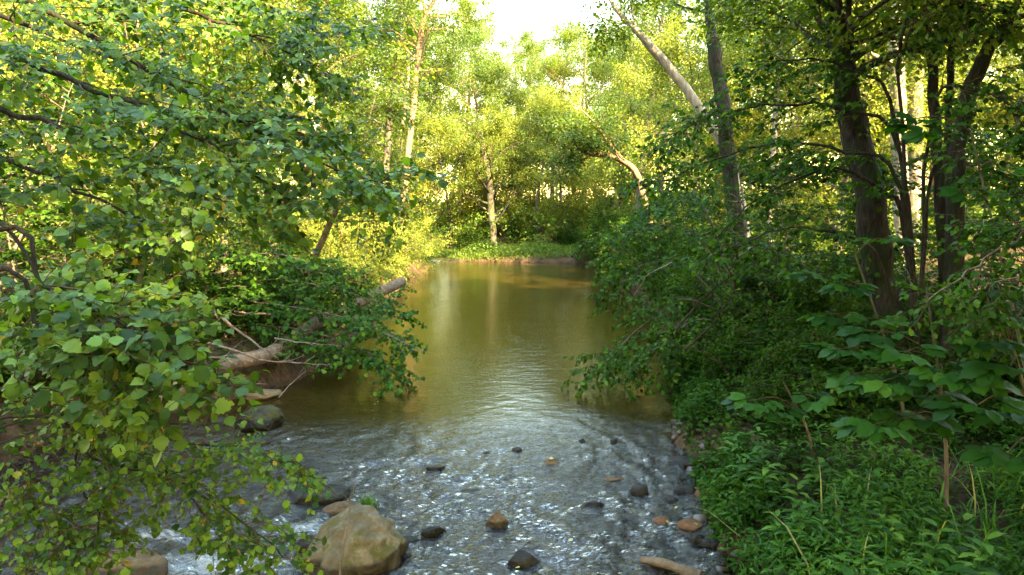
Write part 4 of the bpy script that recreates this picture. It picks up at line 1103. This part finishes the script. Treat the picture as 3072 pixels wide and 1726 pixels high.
WZ = lambda y: float(water_z(np.array(y)))
M_TAN = rock_mat("tan_boulder", [(0.055, 0.042, 0.026), (0.13, 0.102, 0.064), (0.23, 0.19, 0.13)], WZ(5.6) + 0.13, moss=(0.085, 0.075, 0.022), moss_amt=0.45)
M_MOSSY = rock_mat("mossy_rock", [(0.014, 0.011, 0.007), (0.035, 0.028, 0.016), (0.10, 0.075, 0.045)], 0.12, moss=(0.040, 0.042, 0.009), moss_amt=0.6)
M_WET = rock_mat("wet_rock", [(0.012, 0.010, 0.009), (0.028, 0.023, 0.019), (0.06, 0.048, 0.038)], 0.4, moss=(0.05, 0.06, 0.02), moss_amt=0.1, wet=(0.6, 0.55, 0.5))
M_BRN = rock_mat("brown_rock", [(0.05, 0.03, 0.018), (0.12, 0.072, 0.038), (0.22, 0.14, 0.075)], WZ(6) + 0.09, moss=(0.10, 0.09, 0.03), moss_amt=0.25)
M_ORG = rock_mat("orange_stone", [(0.07, 0.032, 0.016), (0.13, 0.062, 0.03), (0.20, 0.11, 0.06)], -5)

def on_water(dx, dy):
    """Where the water surface shows at displayed pixel (dx, dy)."""
    d = 8.0
    for _ in range(30):
        p = at(dx * 0.3977, dy * 0.3977, d)
        d = d * (CAM_H - WZ(d)) / max(CAM_H - p[2], 0.05)
    p = at(dx * 0.3977, dy * 0.3977, d)
    return np.array([p[0], d, WZ(d)])

c = on_water(890, 1415)
rock("boulder", c + [0.0, 0.12, 0.07], (0.47, 0.36, 0.37), 15, "big rounded tan boulder in the riffle beside an upright stick", M_TAN, "boulder", rough=0.13, cuts=0, res=ICO5, rz=0.5, peak=0.16, lump=0.12)
c = on_water(835, 1440)
rock("rock", c + [0.0, 0.0, -0.02], (0.16, 0.12, 0.14), 17, "small pale rock against the lower side of the big tan boulder", M_TAN)
c = on_water(655, 1075)
rock("boulder", c + [0, 0.1, 0.03], (0.33, 0.30, 0.25), 21, "dark rounded boulder with mossy top in still water below the log", M_MOSSY, "boulder", rough=0.22, res=ICO5)
c = on_water(315, 1440)
rock("boulder", c + [0, 0, 0.0], (0.50, 0.34, 0.17), 23, "low brown boulder in the corner beside the white water", M_BRN, "boulder", res=ICO5)
c = on_water(648, 1003)
rock("slab_rock", c + [0, 0.1, 0.04], (0.38, 0.22, 0.09), 25, "flat slab of rock at the muddy bank behind the mossy boulder", M_BRN, "rock", cuts=8)
c = on_water(1250, 1322)
rock("rock", c + [0, 0.02, 0.02], (0.13, 0.10, 0.15), 31, "upright triangular brown rock alone in the middle of the riffle", M_BRN, cuts=9, peak=0.45)
for (dx, dy, sx, sy, sz_, lab, mt, nm, tl, rz) in [
    (1090, 1345, .15, .07, .055, "wedge of greenish rock slanting out of the riffle near the tan boulder", M_MOSSY, "rock", -0.25, 0.5),
    (1020, 1365, .13, .07, .03, "flat submerged greenish stone just beside the tan boulder", M_MOSSY, "rock", 0, 0.3),
    (1315, 1420, .16, .10, .07, "dark rounded rock with a yellow leaf beside it, lowest in the riffle", M_WET, "rock", 0, 0),
    (1490, 1278, .13, .05, .05, "long narrow dark rock lying across the riffle", M_WET, "rock", 0.1, 0.25),
    (1610, 1238, .13, .09, .06, "smooth domed dark rock parting the riffle", M_WET, "rock", 0, 0),
    (1725, 1245, .16, .09, .06, "oval black rock on the shallow gravel edge", M_WET, "rock", 0, 0),
    (1690, 1262, .09, .06, .035, "small wet stone touching the oval black rock", M_WET, "rock", 0, 0),
    (1830, 1320, .19, .14, .12, "dark block of rock against the grassy bank edge", M_WET, "rock", 0.1, 0),
    (1385, 1168, .10, .07, .05, "small brown stone with a yellow leaf stuck on it in the riffle", M_BRN, "rock", 0, 0),
    (1302, 1135, .07, .05, .03, "tiny dark stone at the upper edge of the riffle, middle one", M_WET, "rock", 0, 0),
    (1225, 1143, .05, .04, .02, "tiny flat stone at the upper edge of the riffle, first from the log side", M_WET, "rock", 0, 0),
    (1465, 1112, .045, .04, .035, "tiny round black stone at the head of the riffle", M_WET, "rock", 0, 0),
    (1545, 1115, .05, .04, .04, "tiny black stone at the head of the riffle towards the grassy bank", M_WET, "rock", 0, 0),
    (1097, 1183, .13, .06, .045, "low dark pointed rock at the edge of smooth and rough water", M_WET, "rock", -0.2, 0.4),
    (800, 1262, .30, .18, .10, "dark water-washed ledge behind the tan boulder", M_WET, "rock", 0, 0.2),
    (750, 1255, .18, .14, .06, "small dark rock upstream of the white chute", M_WET, "rock", 0, 0),
    (860, 1298, .26, .14, .09, "brown ledge rock carrying a tuft of grass behind the tan boulder", M_BRN, "rock", 0, 0),
    (950, 1296, .12, .07, .04, "small black stone between the grass tuft and the riffle", M_WET, "rock", 0, 0),
    (985, 1395, .16, .12, .09, "dark mossy foot stone against the tan boulder's outer side", M_MOSSY, "rock", 0, 0),
    (775, 1385, .14, .12, .08, "black wet stone against the tan boulder's inner side", M_WET, "rock", 0, 0),
    (1735, 1166, .28, .13, .06, "black ledge jutting from the grassy bank into the riffle", M_WET, "rock", 0, -0.2),
    (1780, 1252, .22, .16, .06, "reddish wet slab under the grassy bank edge", M_ORG, "rock", 0, 0.2),
    (1665, 1318, .10, .08, .05, "reddish stone in the shallow gravel with an orange leaf", M_ORG, "rock", 0, 0),
    (1740, 1330, .13, .09, .05, "rust-coloured flat stone in the shallow gravel", M_ORG, "rock", 0, 0),
    (1755, 1362, .08, .06, .05, "black pebble pair member nearer the rust-coloured stone", M_WET, "rock", 0, 0),
    (1790, 1375, .12, .07, .05, "black stone below the rust-coloured flat stone", M_WET, "rock", 0, 0),
    (1540, 1208, .14, .04, .02, "thin flat stone awash in the riffle above the domed rock", M_BRN, "rock", 0, 0.1),
    (1190, 1240, .14, .08, .02, "flat dark stone awash in the riffle behind the triangular rock", M_WET, "rock", 0, 0.1),
    (545, 1060, .16, .10, .03, "flat stone barely out of the still water beside the mossy boulder", M_WET, "rock", 0, 0),
    (1150, 655, .5, .2, .07, "low dark stone in the far riffle by the grassy bar", M_WET, "rock", 0, 0)]:
    c = on_water(dx, dy)
    rock(nm, c + [0, sy * 0.6, sz_ * 0.05], (sx, sy, sz_ * 1.25), 900 + dx % 97, lab, mt, "rock", "stones in the creek", tilt=tl, rz=rz, res=ICO3)
log_thing("driftwood", [on_water(1612, 1412) + [0, 0, 0.02], on_water(1680, 1432) + [0, 0, 0.05], on_water(1760, 1460) + [0, 0, 0.03]], 0.055, "tan broken piece of driftwood lying in the shallows at the bottom edge", "driftwood", M_LOG, taper=(0.5, 1.1), jit=0.2)

# gravel on the creek bed and the shallow edge
def gravel():
    rng = np.random.default_rng(77)
    n = 5200
    x = rng.uniform(-6.2, 2.6, n); y = rng.uniform(4.4, 11, n)
    k = inside_creek(x, y, 0.1); x, y = x[k], y[k]
    s = rng.uniform(0.015, 0.05, len(x)) * (1 + 1.2 * (rng.uniform(0, 1, len(x)) > 0.93)) * (1 + 0.7 * sst(0.3, 1.8, x))
    tv, tf = ico(0)
    P = np.stack([x, y, ground(x, y) + s * 0.1], -1)
    an = rng.uniform(0, 6.28, len(x))
    M = np.zeros((len(x), 3, 3)); M[:, 0, 0] = np.cos(an); M[:, 0, 1] = -np.sin(an); M[:, 1, 0] = np.sin(an) * 0.7; M[:, 1, 1] = np.cos(an) * 0.7; M[:, 2, 2] = rng.uniform(0.35, 0.7, len(x))
    tv = tv * (1 + 0.25 * fbm(tv[:, 0] * 2, tv[:, 1] * 2, tv[:, 2] * 2, 2)[:, None])
    v, f, k = scatter((tv, tf), P, M, s)
    m = leaf_mat("gravel", [(0, (0.02, 0.015, 0.010)), (0.5, (0.055, 0.034, 0.02)), (0.85, (0.10, 0.06, 0.034)), (1, (0.20, 0.13, 0.085))], trans=0.0, rough=0.4)
    tag(obj("gravel", MB().add(v, f, 0, np.repeat(rng.uniform(0, 1, len(x)), k), True).mesh("gravel", [m])), kind="stuff")
gravel()

# ------------------------------------------------------------------ grass, ground cover, litter
def blades(name, x, y, h, w, seed, mat, lean=0.5, tintm=0.5):
    rng = np.random.default_rng(seed)
    n = len(x)
    az = rng.uniform(0, 2 * np.pi, n)
    d = np.stack([np.cos(az), np.sin(az), np.zeros(n)], -1)
    s = np.stack([-np.sin(az), np.cos(az), np.zeros(n)], -1)
    base = np.stack([x, y, ground(x, y) - 0.01], -1)
    ln = lean * rng.uniform(0.3, 1.4, n)
    V = np.empty((n, 7, 3))
    for j, t in enumerate((0, 0.4, 0.75)):
        c = base + d * (ln * h * t * t)[:, None] + np.array([0, 0, 1.0]) * (h * t * (1 - 0.25 * ln * t))[:, None]
        ww = (w * (0.6, 1.0, 0.65)[j])[:, None]
        V[:, 2 * j] = c - s * ww; V[:, 2 * j + 1] = c + s * ww
    V[:, 6] = base + d * (ln * h)[:, None] + np.array([0, 0, 1.0]) * (h * (1 - 0.35 * ln))[:, None]
    o = (np.arange(n) * 7)[:, None]
    q = np.concatenate([o + np.array([0, 1, 3, 2]), o + np.array([2, 3, 5, 4])])
    t3 = o + np.array([4, 5, 6])
    tint = np.repeat(np.clip(rng.normal(tintm, 0.2, n), 0, 1), 7)
    mb = MB().add(V, q, 0, tint)
    mb.f.append((t3, 0, False))
    return tag(obj(name, mb.mesh(name, [mat])), kind="stuff")

rg = np.random.default_rng(31)
def region(n, x0, x1, y0, y1, pad=0.0, side=1, smax=9):
    x = rg.uniform(x0, x1, n); y = rg.uniform(y0, y1, n)
    xl, xr = banks(y)
    s = x - xr if side > 0 else xl - x
    k = (s > pad) & (s < smax)
    return x[k], y[k]
x, y = region(5200, 1.9, 6.5, 3.6, 8.6, 0.05)
k = (fbm(x * 1.3, y * 1.3, 0.3, 2) > -0.55) & (rg.uniform(0, 1, len(x)) < 1 - 0.97 * sst(5.2, 6.6, y))
x, y = x[k], y[k]
blades("stilt_grass", x, y, rg.uniform(0.12, 0.34, len(x)), rg.uniform(0.006, 0.012, len(x)), 41, M_GRASS, 1.0)
x, y = region(1200, 1.9, 5.5, 3.8, 6.2, 0.1)
blades("tall_grass", x[:90], y[:90], rg.uniform(0.4, 0.75, 90), rg.uniform(0.006, 0.010, 90), 42, M_GRASS, 0.8, 0.8)
x, y = region(8000, -5, 5.5, 39.3, 45.5, -0.05)
blades("bar_grass", x, y, rg.uniform(0.15, 0.5, len(x)) * (0.5 + 0.5 * sst(39.5, 42, y)), rg.uniform(0.010, 0.025, len(x)), 43, M_LEAF_FINE, 0.9, 0.1)

def cover(name, x, y, h, leaf, mat, seed, lw=0.34, tpl=leaf_mid):
    rng = np.random.default_rng(seed)
    P = np.stack([x, y, ground(x, y) + h], -1)
    D = nrm(rng.normal(0, 1, P.shape) * [1, 1, 0.4] + np.array([0, 0, -0.2]))
    Nn = rng.normal(0, 0.35, P.shape) + np.array([0, -0.2, 0.9])
    v, f, k = scatter(tpl(lw), P, frames(D, Nn), leaf * rng.uniform(0.6, 1.3, len(P)))
    tint = np.clip(0.45 + 0.2 * vnoise(x * 2, y * 2, 0) + rng.normal(0, 0.15, len(P)), 0, 1)
    tag(obj(name, MB().add(v, f, 0, np.repeat(tint, k)).mesh(name, [mat])), kind="stuff")
x, y = region(42000, 2.0, 9, 4.6, 20, -0.22, 1, 5)
hh = rg.uniform(0, 1, len(x)) ** 1.3 * (0.12 + 0.38 * np.clip(0.5 + fbm(x * 0.9, y * 0.9, 5, 2), 0, 1))
k = (fbm(x * 0.8, y * 0.8, 3, 2) > -0.7) | (x - banks(y)[1] < 0.45)
cover("ground_cover", x[k], y[k], hh[k], 0.080, M_LEAF_SHADED, 51, 0.34, leaf_far)
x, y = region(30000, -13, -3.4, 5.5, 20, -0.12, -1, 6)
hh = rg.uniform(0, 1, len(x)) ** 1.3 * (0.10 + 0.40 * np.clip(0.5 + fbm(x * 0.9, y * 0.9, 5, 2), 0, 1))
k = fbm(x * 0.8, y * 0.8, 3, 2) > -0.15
cover("ground_cover", x[k], y[k], hh[k], 0.080, M_LEAF_SHADED, 52, 0.34, leaf_far)

x, y = region(9000, -5, 5.5, 39.2, 45.5, -0.05)
k = fbm(x * 0.7, y * 0.7, 12, 2) > -0.15; x, y = x[k], y[k]
cover("bar_weeds", x, y, rg.uniform(0, 1, len(x)) * (0.15 + 0.75 * np.clip(0.4 + fbm(x * 0.5, y * 0.5, 15, 2), 0, 1)), 0.13, M_LEAF, 55, 0.3)
x, y = region(26000, 1.9, 6.0, 3.7, 7.4, -0.08, 1, 4)
k = (rg.uniform(0, 1, len(x)) < 1 - 0.8 * sst(5.6, 7.6, y)) & (fbm(x * 1.5, y * 1.5, 21, 2) > -0.6); x, y = x[k], y[k]
cover("leafy_grass", x, y, rg.uniform(0, 1, len(x)) ** 0.8 * (0.16 + 0.22 * np.clip(0.5 + fbm(x * 1.7, y * 1.7, 9, 2), 0, 1)), 0.085, M_WEED, 53, 0.13)
x, y = region(60000, 1.8, 4.5, 4.4, 13, -0.14, 1, 0.4)
k = fbm(x * 1.6, y * 1.6, 33, 2) > -0.12; x, y = x[k], y[k]
cover("edge_weeds", x[:7000], y[:7000], rg.uniform(0.0, 1, min(7000, len(x)))[:len(x[:7000])] * 0.32, 0.07, M_MAPLE, 54, 0.26)
for sd, (x0, x1) in ((1, (2, 12)), (-1, (-12, -3.4))):
    x, y = region(9000, x0, x1, 4, 24, 0.05, sd)
    rng = np.random.default_rng(61 + sd)
    P = np.stack([x, y, ground(x, y) + rng.uniform(0.005, 0.03, len(x))], -1)
    D = nrm(rng.normal(0, 1, P.shape) * [1, 1, 0.15]); Nn = rng.normal(0, 0.3, P.shape) + np.array([0, 0, 1.0])
    v, f, k = scatter(leaf_far(0.33), P, frames(D, Nn), rng.uniform(0.04, 0.10, len(P)))
    tag(obj("leaf_litter", MB().add(v, f, 0, np.repeat(rng.uniform(0, 1, len(P)), k)).mesh("leaf_litter", [M_LITTER])), kind="stuff")

# grass tuft on the ledge behind the tan boulder
c = on_water(925, 1278)
rng = np.random.default_rng(9)
n = 120
tr = root("grass_tuft", tuple(c + [0, 0, 0.02]), "small bright tuft of grass growing on the ledge behind the tan boulder", "grass tuft")
az = rng.uniform(0, 6.28, n); hh = rng.uniform(0.06, 0.17, n); b = np.stack([rng.normal(0, .05, n), rng.normal(0, .03, n), np.zeros(n)], -1)
dv = np.stack([np.cos(az), np.sin(az), np.zeros(n)], -1); sv = np.stack([-np.sin(az), np.cos(az), np.zeros(n)], -1) * 0.005
V = np.stack([b - sv, b + sv, b + dv * (hh * 0.5)[:, None] + np.array([0, 0, 1]) * hh[:, None]], 1)
tag(obj("blades", MB().add(V, np.arange(3 * n).reshape(n, 3), 0, np.repeat(rng.uniform(0.4, 1, n), 3)).mesh("blades", [M_GRASS]), tr), kind="stuff")
kv = rock("rock", c + [0, 0.03, -0.02], (0.13, 0.10, 0.06), 77, "little rock under the grass tuft", M_BRN, "rock", "stones in the creek", res=ICO3)

# ------------------------------------------------------------------ leafy weeds on the grassy bank
def weed_meshes(seed):
    rng = np.random.default_rng(seed)
    h = rng.uniform(0.38, 0.6)
    st = grow(np.zeros((1, 3)), np.array([[rng.normal(0, .15), rng.normal(0, .15), 1]]), np.array([h]), 8, 0.15, (0, 0, 0.1), rng)
    v, f = tubes(st, np.linspace(0.005, 0.002, 8)[None], 5)
    stem = MB().add(v, f, smooth=True).mesh("weed_stem", [M_WEED])
    n = 13
    t = np.linspace(0.2, 1.0, n)[None]
    p, T = along(st, t)
    mats = []
    for i in range(n):
        a = i * 2.4 + rng.normal(0, 0.3)
        D = np.array([math.cos(a), math.sin(a), 0.55 - 0.25 * (1 - t[0, i])])
        M = frames(D[None], (np.array([-math.cos(a) * .4, -math.sin(a) * .4, 1.0]))[None])[0] * rng.uniform(0.09, 0.15) * (0.75 + 0.5 * (1 - abs(t[0, i] - 0.6)))
        mats.append(Matrix([[*M[r_], p[0, i, r_]] for r_ in range(3)] + [[0, 0, 0, 1]]))
    return stem, mats
H_WEED = hero_meshes("weed_leaf", M_WEED_ONE, [dict(w=0.17, serr=0.0, n=7, droop=0.35, fold=0.25, peak=0.4, petiole=0.06), dict(w=0.20, serr=0.0, n=7, droop=0.5, fold=0.15, peak=0.4, petiole=0.06)])
WEEDS = [weed_meshes(s) for s in (1, 2, 3, 4)]
rng = np.random.default_rng(88)
placed = 0
for i in range(400):
    x = rng.uniform(2.1, 4.2); y = rng.uniform(4.3, 7.6)
    s = x - banks(y)[1]
    if s < 0.12 or s > 1.5 - 0.25 * (y - 4.3) or placed >= 46: continue
    stem, mats = WEEDS[int(rng.integers(4))]
    r = root("leafy_weed", (x, y, gz(x, y) - 0.01), "bright green leafy weed in the thick patch along the grassy bank edge", "weed", "leafy weeds along the grassy bank", rng.uniform(0, 6.28), rng.uniform(0.7, 1.15))
    obj("stem", stem, r)
    for m in mats:
        o = bpy.data.objects.new("leaf", H_WEED[int(rng.integers(2))]); COL.objects.link(o); o.parent = r; o.matrix_basis = m
    placed += 1

# ------------------------------------------------------------------ vine leaves on the thick trunk, a few fallen yellow leaves
rng = np.random.default_rng(123)
n = 900
zt = rng.uniform(0.8, 6.5, n) ; th = rng.uniform(0, 6.28, n)
k = vnoise(np.cos(th) * 1.5 + 5, np.sin(th) * 1.5, zt * 1.3) > 0.0
zt, th = zt[k], th[k]
cx = np.interp(zt, BIGLINE[:, 2], BIGLINE[:, 0]); cyy = np.interp(zt, BIGLINE[:, 2], BIGLINE[:, 1])
rr_ = 0.21 + rng.uniform(0, 0.10, len(zt))
P = np.stack([cx + np.cos(th) * rr_, cyy + np.sin(th) * rr_, zt], -1)
Nn = np.stack([np.cos(th), np.sin(th), np.full(len(th), 0.6)], -1) + rng.normal(0, 0.3, P.shape)
D = np.stack([np.cos(th) * 0.3, np.sin(th) * 0.3, np.full(len(th), -0.8)], -1) + rng.normal(0, 0.4, P.shape)
v, f, kk = scatter(leaf_mid(0.40), P, frames(D, Nn), rng.uniform(0.05, 0.10, len(P)))
tag(obj("vine", MB().add(v, f, 0, np.repeat(rng.uniform(0, 1, len(P)), kk)).mesh("vine", [M_LEAF_SHADED], tuple(big.location)), big), kind="stuff")

M_YEL = leaf_mat("yellow_leaf", [(0, (0.40, 0.26, 0.03)), (1, (0.50, 0.38, 0.05))], trans=0.2, per_object=True)
H_YEL = hero_meshes("fallen_leaf", M_YEL, [dict(w=0.38, serr=0.05, n=8, droop=0.1, fold=0.1)])[0]
for dx, dy, up, sz, lab in ((1378, 1166, 0.065, 0.07, "narrow yellow leaf stuck on the small brown stone"), (1296, 1432, 0.02, 0.05, "little yellow leaf beside the lowest dark rock"), (1672, 1322, 0.05, 0.05, "orange-yellow leaf on the reddish stone"),
                            (1745, 1325, 0.05, 0.05, "yellow leaf on the rust-coloured flat stone"), (1705, 1280, 0.02, 0.05, "yellow leaf floating in the shallows below the oval black rock"), (1432, 1358, 0.02, 0.06, "pinkish-yellow leaf drifting in the middle riffle")):
    c = on_water(dx, dy)
    o = obj("fallen_leaf", H_YEL, None, tuple(c + [0, 0, up])); o.scale = (sz, sz, sz); o.rotation_euler = (rng.uniform(-.3, .5), rng.uniform(-.3, .3), rng.uniform(0, 6.28))
    tag(o, lab, "leaf", "fallen yellow leaves in the creek")

# ------------------------------------------------------------------ labels that tell alike plants apart by look, landmark and depth
def landmark(px, y):
    far = y > 42
    if px < -20: return "at the wood edge behind the near birch"
    if px < 130: return "behind the near birch boughs"
    if px < 260: return "behind the smooth part of the fallen log"
    if px < 360: return "behind the young maple over the log"
    if px < 440: return "beside the log's broken end" if not far else "behind the sunlit bank shrubs"
    if px < 480: return "beside the sky gap on the log side"
    if px < 560: return "under the open sky gap"
    if px < 640: return "behind the bent broken tree" if y > 23 else "by the arching shrub"
    if px < 720: return "behind the leaning sunlit trunk" if y > 19 else "below the leaning sunlit trunk"
    if px < 820: return "between the leaning trunk and the thickest trunk"
    if px < 930: return "behind the thickest dark trunk" if y > 9.5 else "in front of the thickest dark trunk"
    if px < 1040: return "among the thin dark stems"
    return "at the wood edge past the curved stem"
bins = {}
for r, k, x, y in LABEL_JOBS:
    if y < 7 and PROTO.get(k) is not None: continue
    px = 512 + 680 * x / y
    noun = {"tree": "leafy tree", "shrub": "shrub", "sapling": "layered sapling"}[r["category"]]
    bins.setdefault((LOOKS[k], noun, landmark(px, y)), []).append((y, px, r))
ORD = ["nearest", "second nearest", "third nearest", "fourth nearest", "fifth nearest", "sixth nearest", "seventh nearest"]
for (look, noun, lm), L_ in bins.items():
    L_.sort(key=lambda q: q[0])
    for i, (y, px, r) in enumerate(L_):
        r["label"] = (f"{ORD[min(i, 6)]} " if len(L_) > 1 else "") + f"{look} {noun} {lm}"

# ------------------------------------------------------------------ specks drifting on the pool, cobbles in the shallow edge
rng = np.random.default_rng(321)
x = rng.uniform(-4, 4, 420); y = rng.uniform(8.5, 34, 420)
k = inside_creek(x, y, -0.3) & (fbm(x * 0.8, y * 0.35, 6, 2) > 0.12); x, y = x[k], y[k]
P = np.stack([x, y, np.full(len(x), 0.008)], -1)
D = nrm(rng.normal(0, 1, P.shape) * [1, 1, 0.03]); Nn = rng.normal(0, 0.05, P.shape) + np.array([0, 0, 1.0])
v, f, kk = scatter(leaf_mid(0.33), P, frames(D, Nn), rng.uniform(0.025, 0.06, len(P)))
tag(obj("floating_debris", MB().add(v, f, 0, np.repeat(rng.uniform(0.3, 1, len(P)), kk)).mesh("floating_debris", [M_LITTER])), kind="stuff")
